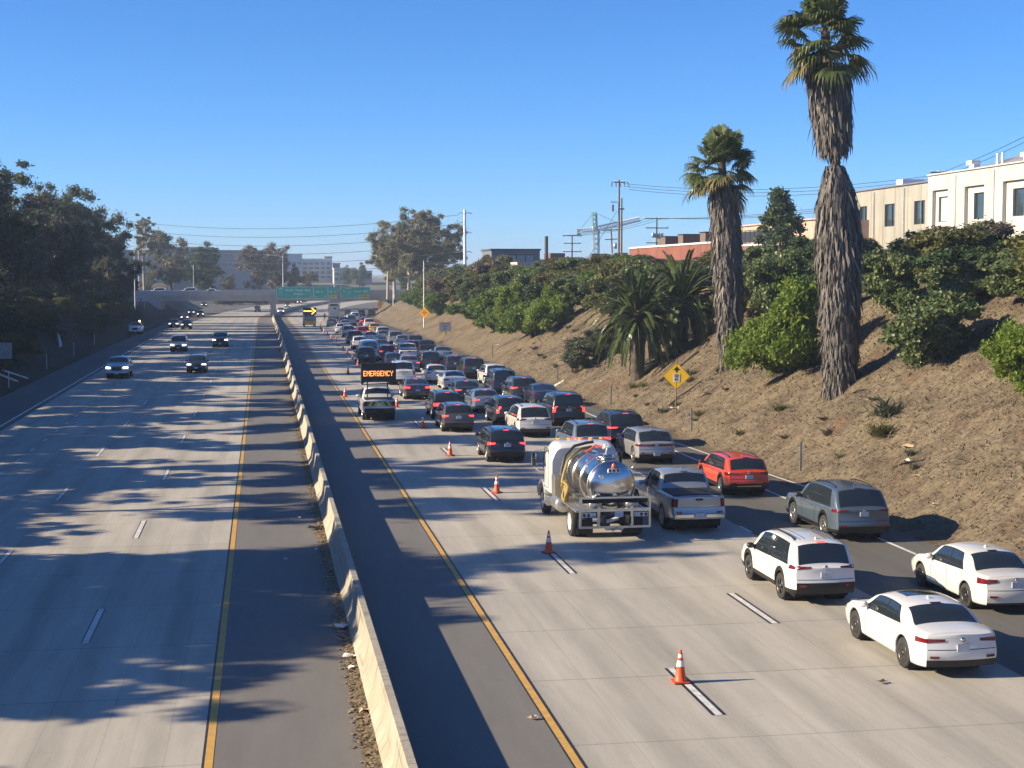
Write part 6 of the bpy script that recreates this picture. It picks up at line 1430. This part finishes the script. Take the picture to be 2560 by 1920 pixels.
# ---------------------------------------------------------------- shaggy fan palms
def shag(P, Rz, n, ln, wd, rg):
    """hanging dead leaves on a trunk line: P(z) -> (x,y), Rz(z) radius of the thatch"""
    V = []; F = []
    for i in range(n):
        t = rg.random(); z = lerp(P[0], P[1], t); a = rg.random()*2*pi; r = Rz(z)*rg.uniform(.72, 1.05); L_ = ln*rg.uniform(.5, 1.3); w = wd*rg.uniform(.5, 1.3)
        tw = rg.normal(0, .35); out = rg.uniform(-.10, .22)+(.18 if rg.random() < .08 else 0)
        d = np.array((cos(a), sin(a), 0)); s = np.array((-sin(a+tw), cos(a+tw), 0)); c = np.array((P[2](z)[0], P[2](z)[1], z))+d*r
        e = c+d*out*L_+np.array((0,0,-L_))+s*rg.normal(0, .12)*L_; mid = (c+e)/2+d*.06*L_
        o = len(V); V += [c-s*w*.35, c+s*w*.35, mid+s*w*.5, mid-s*w*.5, e+s*w*.12, e-s*w*.12]; F += [(o,o+1,o+2,o+3),(o+3,o+2,o+4,o+5)]
    return V, F
def fan_leaf(base, dirv, pet, size, rg, droop):
    """petiole plus a pleated fan of blades with hanging tips"""
    V = []; F = []; d = dirv/np.linalg.norm(dirv); side = np.cross(d, (0,0,1.)); side /= np.linalg.norm(side)+1e-9; up = np.cross(side, d)
    hub = base+d*pet+np.array((0,0,-.05*pet*pet)); w = .03
    V += [base-side*w, base+side*w, hub+side*w*.7, hub-side*w*.7]; F.append((0,1,2,3))
    nb = 26; roll = rg.normal(0, .25); side, up = side*cos(roll)+up*sin(roll), up*cos(roll)-side*sin(roll)
    for k in range(nb):
        a = lerp(-1.75, 1.75, k/(nb-1)); v = d*cos(a)+side*sin(a)+up*.12; L_ = size*(1-.12*abs(a))*rg.uniform(.85, 1.08)
        p1 = hub+v*L_*.55; p2 = p1+v*L_*.32+np.array((0,0,-L_*droop*rg.uniform(.7,1.3)*.5)); p3 = p2+v*L_*.08+np.array((0,0,-L_*droop*rg.uniform(.5,1.2)*.6))
        n = np.cross(v, up); n /= np.linalg.norm(n)+1e-9; b = .055*size
        o = len(V); V += [hub, p1-n*b, p1+n*b, hub, p2-n*b*.55, p2+n*b*.55, p3, p3]
        F += [(o,o+1,o+2,o+3),(o+1,o+4,o+5,o+2),(o+4,o+6,o+7,o+5)]
    return V, F
def acc(parts):
    V = []; F = []
    for v, f in parts: o = len(V); V += [tuple(p) for p in v]; F += [tuple(i+o for i in q) for q in f]
    return V, F
def fan_palm(x, y, h, prof, skirts, label, seed, crown_r, tilt=0., z=None, cs=1.0, bulb=.0):
    """prof: list of (height, thatch radius); skirts: list of (z0, z1, count, length)"""
    rg = np.random.default_rng(seed); o = thing('fan_palm', label, 'palm tree', (x, y, (bank_z(x, y) if z is None else z)-.3))
    f = pchip(*zip(*prof)); line = lambda q: (tilt*q*q/h, .0)
    m = MB(); zs = np.linspace(0, h, 22); m.tube([(*line(q), q) for q in zs], [max(.20, .30-.005*q) for q in zs], 12); m.build('trunk', M['bark'], o)
    m = MB(); 
    for z0, z1, n, ln in skirts:
        zz = np.linspace(z0, z1, 26); a0 = rg.random()*6
        G = [[(line(q)[0]+f(q)*.80*(1+.09*sin(5*t+q*2.1+a0)+.06*sin(9*t-q*3.7))*cos(t), f(q)*.80*(1+.09*sin(5*t+q*2.1+a0)+.06*sin(9*t-q*3.7))*sin(t), q) for t in np.linspace(0, 2*pi, 25)] for q in zz]
        m.grid(G, 0, False, flip=True)
    core = m.mesh('skirt', [mat('dark thatch core', (.06,.054,.05), .95, var=.5, vscale=7)])
    P = []
    for z0, z1, n, ln in skirts: P.append(shag((z0+.2, z1, line), lambda q: max(.3, f(q)), n, ln, .105, rg))
    V, F = acc(P); s1 = link('skirt', core, o); link('dead_fronds', np_mesh('dead_fronds', V, F, LM['skirt']), s1)
    top = np.array((*line(h), h)); P = []; D = []
    n = 52
    for k in range(n):
        a = k*2.39996+rg.normal(0, .25); el = lerp(1.4, -.6, (k/n)**.95)+rg.normal(0, .26); d = np.array((cos(a)*cos(el), sin(a)*cos(el), sin(el)))
        q = fan_leaf(top+np.array((0,0,rg.uniform(-.5,.3)-.9*(k/n)))*cs, d, rg.uniform(.8, 1.3)*crown_r*.58, crown_r*.6*rg.uniform(.85,1.12), rg, .16+.42*(k/n)); (D if k > n*.90 else P).append(q)
    V, F = acc(P); link('crown', np_mesh('crown', V, F, LM['palm']), o)
    V, F = acc(D); link('drying_fronds', np_mesh('drying_fronds', V, F, LM['palm_dry']), o)
    return o
fan_palm(27.6, 70.0, 17.6, [(0,.5),(.8,.64),(3,.80),(5.5,.88),(7.6,1.02),(9.2,.96),(10.2,.74),(10.9,.5),(11.2,.44),(11.5,.40),(12.2,.56),(13.2,.78),(14.5,.92),(15.6,.95),(17.6,.8)],
         [(.2,11.1,7000,.85),(12.0,15.9,3600,.85)], 'tall shaggy palm with a bare waist halfway up its dead frond skirt', 5, 2.15, -.06)
fan_palm(27.8, 88.4, 12.6, [(0,.42),(1.,.54),(4,.70),(8,.80),(10,.82),(11.4,.85),(12.6,.75)], [(.2,11.0,6000,.85)], 'shorter shaggy palm standing left of the bright shrub', 9, 2.05, -.05)
# ---------------------------------------------------------------- date palms
def date_palm(x, y, h, L_, label, seed, n=74):
    rg = np.random.default_rng(seed); o = thing('date_palm', label, 'palm tree', (x, y, bank_z(x, y)-.3))
    m = MB(); zs = np.linspace(0, h, 14); m.tube([(0,0,q) for q in zs], [.62 if i == 0 else .50+.06*(i%2) for i in range(14)], 12, sm=False); m.lathe([(.55,h-.3),(.85,h+.2),(.7,h+.7),(.1,h+1.0)], 12); m.build('trunk', M['bark'], o)
    V = []; F = []; r = MB()
    for k in range(n):
        a = k*2.39996+rg.normal(0, .15); t = k/n; el = lerp(1.5, -.55, t**.9)+rg.normal(0, .08); ln = L_*rg.uniform(.85, 1.08)*(.8 if t < .12 else 1)
        d = np.array((cos(a)*cos(el), sin(a)*cos(el), sin(el))); hz = np.array((cos(a), sin(a), 0)); p = np.array((hz[0]*.3, hz[1]*.3, h+.5-.5*t)); pts = [p]; g = np.array((0,0,-1.)); st = ln/12
        for q in range(12):
            d = d+g*(.062+.013*q)*(1.25 if t > .5 else .9); d /= np.linalg.norm(d); p = p+d*st; pts.append(p)
        r.tube(pts, [.045*(1-.85*i/12) for i in range(13)], 4, cap=False)
        for i in range(1, 13):
            for s in np.linspace(0, 1, 6)[:-1]:
                c = pts[i-1]*(1-s)+pts[i]*s; dd = pts[i]-pts[i-1]; dd /= np.linalg.norm(dd); sd = np.cross(dd, (0,0,1.)); nn_ = np.linalg.norm(sd); sd = sd/nn_ if nn_ > .05 else np.array((1.,0,0)); up = np.cross(sd, dd)
                u = (i-1+s)/12; ll = .6*min(1, .3+u*3)*(1-.55*u)*L_/4.3
                for sg in (1, -1):
                    e = c+sd*sg*ll*.78+dd*ll*.62+up*ll*.22*rg.uniform(.2,1.2)+g*ll*.16; w = dd*.07; o_ = len(V); mid = (c+e)/2+up*.03
                    V += [c, mid-w, e, mid+w]; F.append((o_, o_+1, o_+2, o_+3))
    link('fronds', np_mesh('fronds', V, F, LM['date']), o); r.build('frond_stem', mat('yellow green frond stem', (.17,.17,.05), .5), o)
    V = []; F = []
    for k in range(14):
        a = rg.random()*6.28; c = np.array((cos(a)*.6, sin(a)*.6, h-.1)); e = c+np.array((cos(a)*rg.uniform(.3,1.2), sin(a)*rg.uniform(.3,1.2), -rg.uniform(1.5,2.9))); s = np.array((-sin(a), cos(a), 0))*.10; mid = (c+e)/2+np.array((cos(a), sin(a), .3))*.35
        q = len(V); V += [c-s, c+s, mid+s*1.5, mid-s*1.5, e+s*.4, e-s*.4]; F += [(q,q+1,q+2,q+3),(q+3,q+2,q+4,q+5)]
    link('dead_fronds', np_mesh('dead_fronds', V, F, LM['skirt']), o); return o
date_palm(25.2, 101., 4.2, 3.9, 'left of two date palms, with drooping fronds on the bank', 3)
date_palm(28.4, 101.5, 3.3, 4.0, 'right of two date palms, against dark bushes', 4)
# ---------------------------------------------------------------- dry grass, stubble and litter on the right bank
rg = np.random.default_rng(23); N = 60000
yy = 30+ (115*rg.random(N)**1.5); xx = 22.2+rg.random(N)**.85*14; V = np.zeros((N,4,3), np.float32)
zz = np.array([bank_z(a, b)+.6*hnoise(a, b)*min(1, max(0, a-R_FOOT(b))/2.) for a, b in zip(xx, yy)])
ang = rg.random(N)*pi; hh = .02+.10*rg.random(N)**2; ww = .02+.04*rg.random(N); lx = rg.normal(0, .10, N); ly = rg.normal(0, .10, N)
V[:,0] = np.stack([xx-ww*np.cos(ang), yy-ww*np.sin(ang), zz-.02], 1); V[:,1] = np.stack([xx+ww*np.cos(ang), yy+ww*np.sin(ang), zz-.02], 1)
V[:,2] = np.stack([xx+lx+ww*.3*np.cos(ang), yy+ly+ww*.3*np.sin(ang), zz+hh], 1); V[:,3] = np.stack([xx+lx-ww*.3*np.cos(ang), yy+ly-ww*.3*np.sin(ang), zz+hh], 1)
M['dry_grass'] = leaf_mat('dry grass stems', [(.10,.078,.056),(.15,.122,.083),(.20,.163,.11),(.13,.095,.065)], .3)
tag(link('dry_grass', np_mesh('dry_grass', V.reshape(-1,3), np.arange(4*N).reshape(-1,4), M['dry_grass'])), 'short dry grass and stubble covering the right bank', 'grass', kind='stuff')
N = 26000; xs_ = 22.4+rg.random(N)**.8*11; ys_ = 31+100*rg.random(N)**1.4
kp = (np.sin(xs_*1.1+ys_*.37)+np.sin(ys_*.83-xs_*.6)+np.sin(xs_*.45-ys_*.21+2)) > .25; xs_ = xs_[kp]; ys_ = ys_[kp]; N = len(xs_)
zz = np.array([bank_z(a, b)+.6*hnoise(a, b)*min(1, max(0, a-R_FOOT(b))/2.) for a, b in zip(xs_, ys_)])
a_ = rg.normal(2.6, .7, N); L_ = .14+.30*rg.random(N); dx, dy = np.cos(a_)*L_, np.sin(a_)*L_; h_ = .05+.13*rg.random(N); w_ = .012+.014*rg.random(N)
V = np.zeros((N,4,3), np.float32); V[:,0] = np.stack([xs_, ys_-w_, zz], 1); V[:,1] = np.stack([xs_, ys_+w_, zz], 1); V[:,2] = np.stack([xs_+dx, ys_+dy+w_*.3, zz+dx/1.62*.9+h_], 1); V[:,3] = np.stack([xs_+dx, ys_+dy-w_*.3, zz+dx/1.62*.9+h_], 1)
M['straw'] = leaf_mat('bleached straw', [(.22,.18,.11),(.32,.26,.16),(.26,.19,.115),(.17,.135,.085)], .3)
tag(link('straw_grass', np_mesh('straw_grass', V.reshape(-1,3), np.arange(4*N).reshape(-1,4), M['straw'])), 'bleached straw lying in patches on the right bank', 'grass', kind='stuff')
M['litter_white'] = mat('white paper litter', (.70,.69,.66), .7); M['litter_tan'] = mat('tan cardboard scrap', (.50,.36,.22), .8); M['litter_dark'] = mat('dark broken frond base', (.10,.05,.03), .9)
def scrap(x, y, s, m_, label, z=None, name='scrap', seed=0):
    rg = np.random.default_rng(abs(int(x*100+y*7))); P = [(s*(i/3-.5)*1.6, s*(j/3-.5), s*.35*rg.random()) for i in range(4) for j in range(4)]
    v = [(a+rg.normal(0, s*.08), b+rg.normal(0, s*.08), c) for a, b, c in P]; zz = bank_z(x, y)+.6*hnoise(x, y)*min(1, max(0, x-R_FOOT(y))/2.) if z is None else z
    m = MB(); m.add(v, [(i*4+j, i*4+j+4, i*4+j+5, i*4+j+1) for i in range(3) for j in range(3)])
    o = m.build(name, M[m_], None, (x, y, zz+.03)); o.rotation_euler = (0,0,rg.random()*6); return tag(o, label, 'litter')
for q in ((2.0-.06,37.6,.30,'litter_white','crumpled white bag at the barrier foot where the shade ends',.02), (1.95,30.2,.2,'litter_tan','tan scrap at the barrier foot near the bottom of the view',.02), (1.85,33.6,.16,'litter_white','white paper scrap among leaves at the barrier foot',.02), (1.9,34.6,.22,'litter_white','torn pale wrapper among leaves at the barrier foot',.02), (-8.0,30.3,.14,'litter_tan','small tan scrap on the left concrete lane',.02), (5.2,29.2,.12,'litter_tan','small orange scrap beside the right yellow line',.02),
          (1.2,55.,.10,'litter_white','thin white scrap on the median shoulder',.02), (.6,47.,.10,'litter_white','small white scrap on the shaded median shoulder',.02), (1.6,48.5,.12,'litter_white','white strip of plastic beside the barrier in shade',.02),
          (13.1,30.6,.16,'litter_dark','dark shredded scrap on the lane left of the white sports sedan',.02), (1.7,52.5,.34,'black','black rubber scrap at the shaded barrier foot',.02)): scrap(q[0], q[1], q[2], q[3], q[4], q[5])
for i, (x, y, s, k, lb) in enumerate(((24.2,53.6,.22,'litter_tan','tan scrap low on the slope above the blue grey suv'), (24.9,56.,.3,'litter_white','white scrap on the slope near the leaning post'), (25.6,57.6,.34,'litter_tan','tan cardboard piece halfway up the bare slope'), (23.5,50.4,.2,'litter_white','small white cup low on the slope by the car shadow'), (25.4,85.,.5,'litter_dark','broken red brown frond base right of the speed sign'), (25.9,83.,.5,'litter_dark','split red brown frond base nearest the speed sign'), (23.9,86.5,.4,'litter_white','pale bark piece at the foot of the speed sign'), (27.6,66.5,.22,'litter_tan','tan scrap below the tall palm'),
     (24.1,107.5,.25,'litter_white','white bag under the left date palm shrub'), (23.7,139.,.3,'litter_white','white bag at the bank foot below the fresh green bushes'), (24.4,158.,.4,'litter_white','large white sheet on the bank below the fresh green bushes'), (24.6,170.,.28,'litter_white','small white scrap left of the large white sheet'), (26.4,128.,.25,'litter_white','white scrap on the bare bank left of the date palms'))): scrap(x, y, s, k, lb)
for k, (x, y, a, ln, lb) in enumerate(((25.9,88.2,.2,4.2,'long bare branch lying down the slope right of the speed sign'), (28.1,67.6,-.6,1.6,'bent bare stick beside the tall palm foot'), (26.7,96.,.3,3.0,'fallen trunk section in the shade of the date palms'))):
    pts = []
    for t in np.linspace(0, 1, 7): xq, yq = x+ln*(t-.5)*cos(a), y+ln*(t-.5)*sin(a); pts.append((xq, yq, bank_z(xq, yq)+.6*hnoise(xq, yq)*min(1, max(0, xq-R_FOOT(yq))/2.)+.06+.08*sin(7*t)))
    tag(MB().tube(pts, [.07,.06,.06,.05,.05,.04,.02] if k < 2 else .16, 6).build('fallen_branch', M['wood']), lb, 'branch')
# ---------------------------------------------------------------- air
hz = bpy.data.materials.new('haze'); hz.use_nodes = True; n_ = hz.node_tree.nodes; n_.remove(n_['Principled BSDF'])
pv = n_.new('ShaderNodeVolumePrincipled'); pv.inputs['Color'].default_value = (.62,.78,1,1); pv.inputs['Density'].default_value = .0003; pv.inputs['Anisotropy'].default_value = .0
hz.node_tree.links.new(pv.outputs[0], n_['Material Output'].inputs['Volume'])
o = MB().box((0, 3680, 18.6), (12600, 7700, 44.0)).build('haze', hz); o['kind'] = 'stuff'
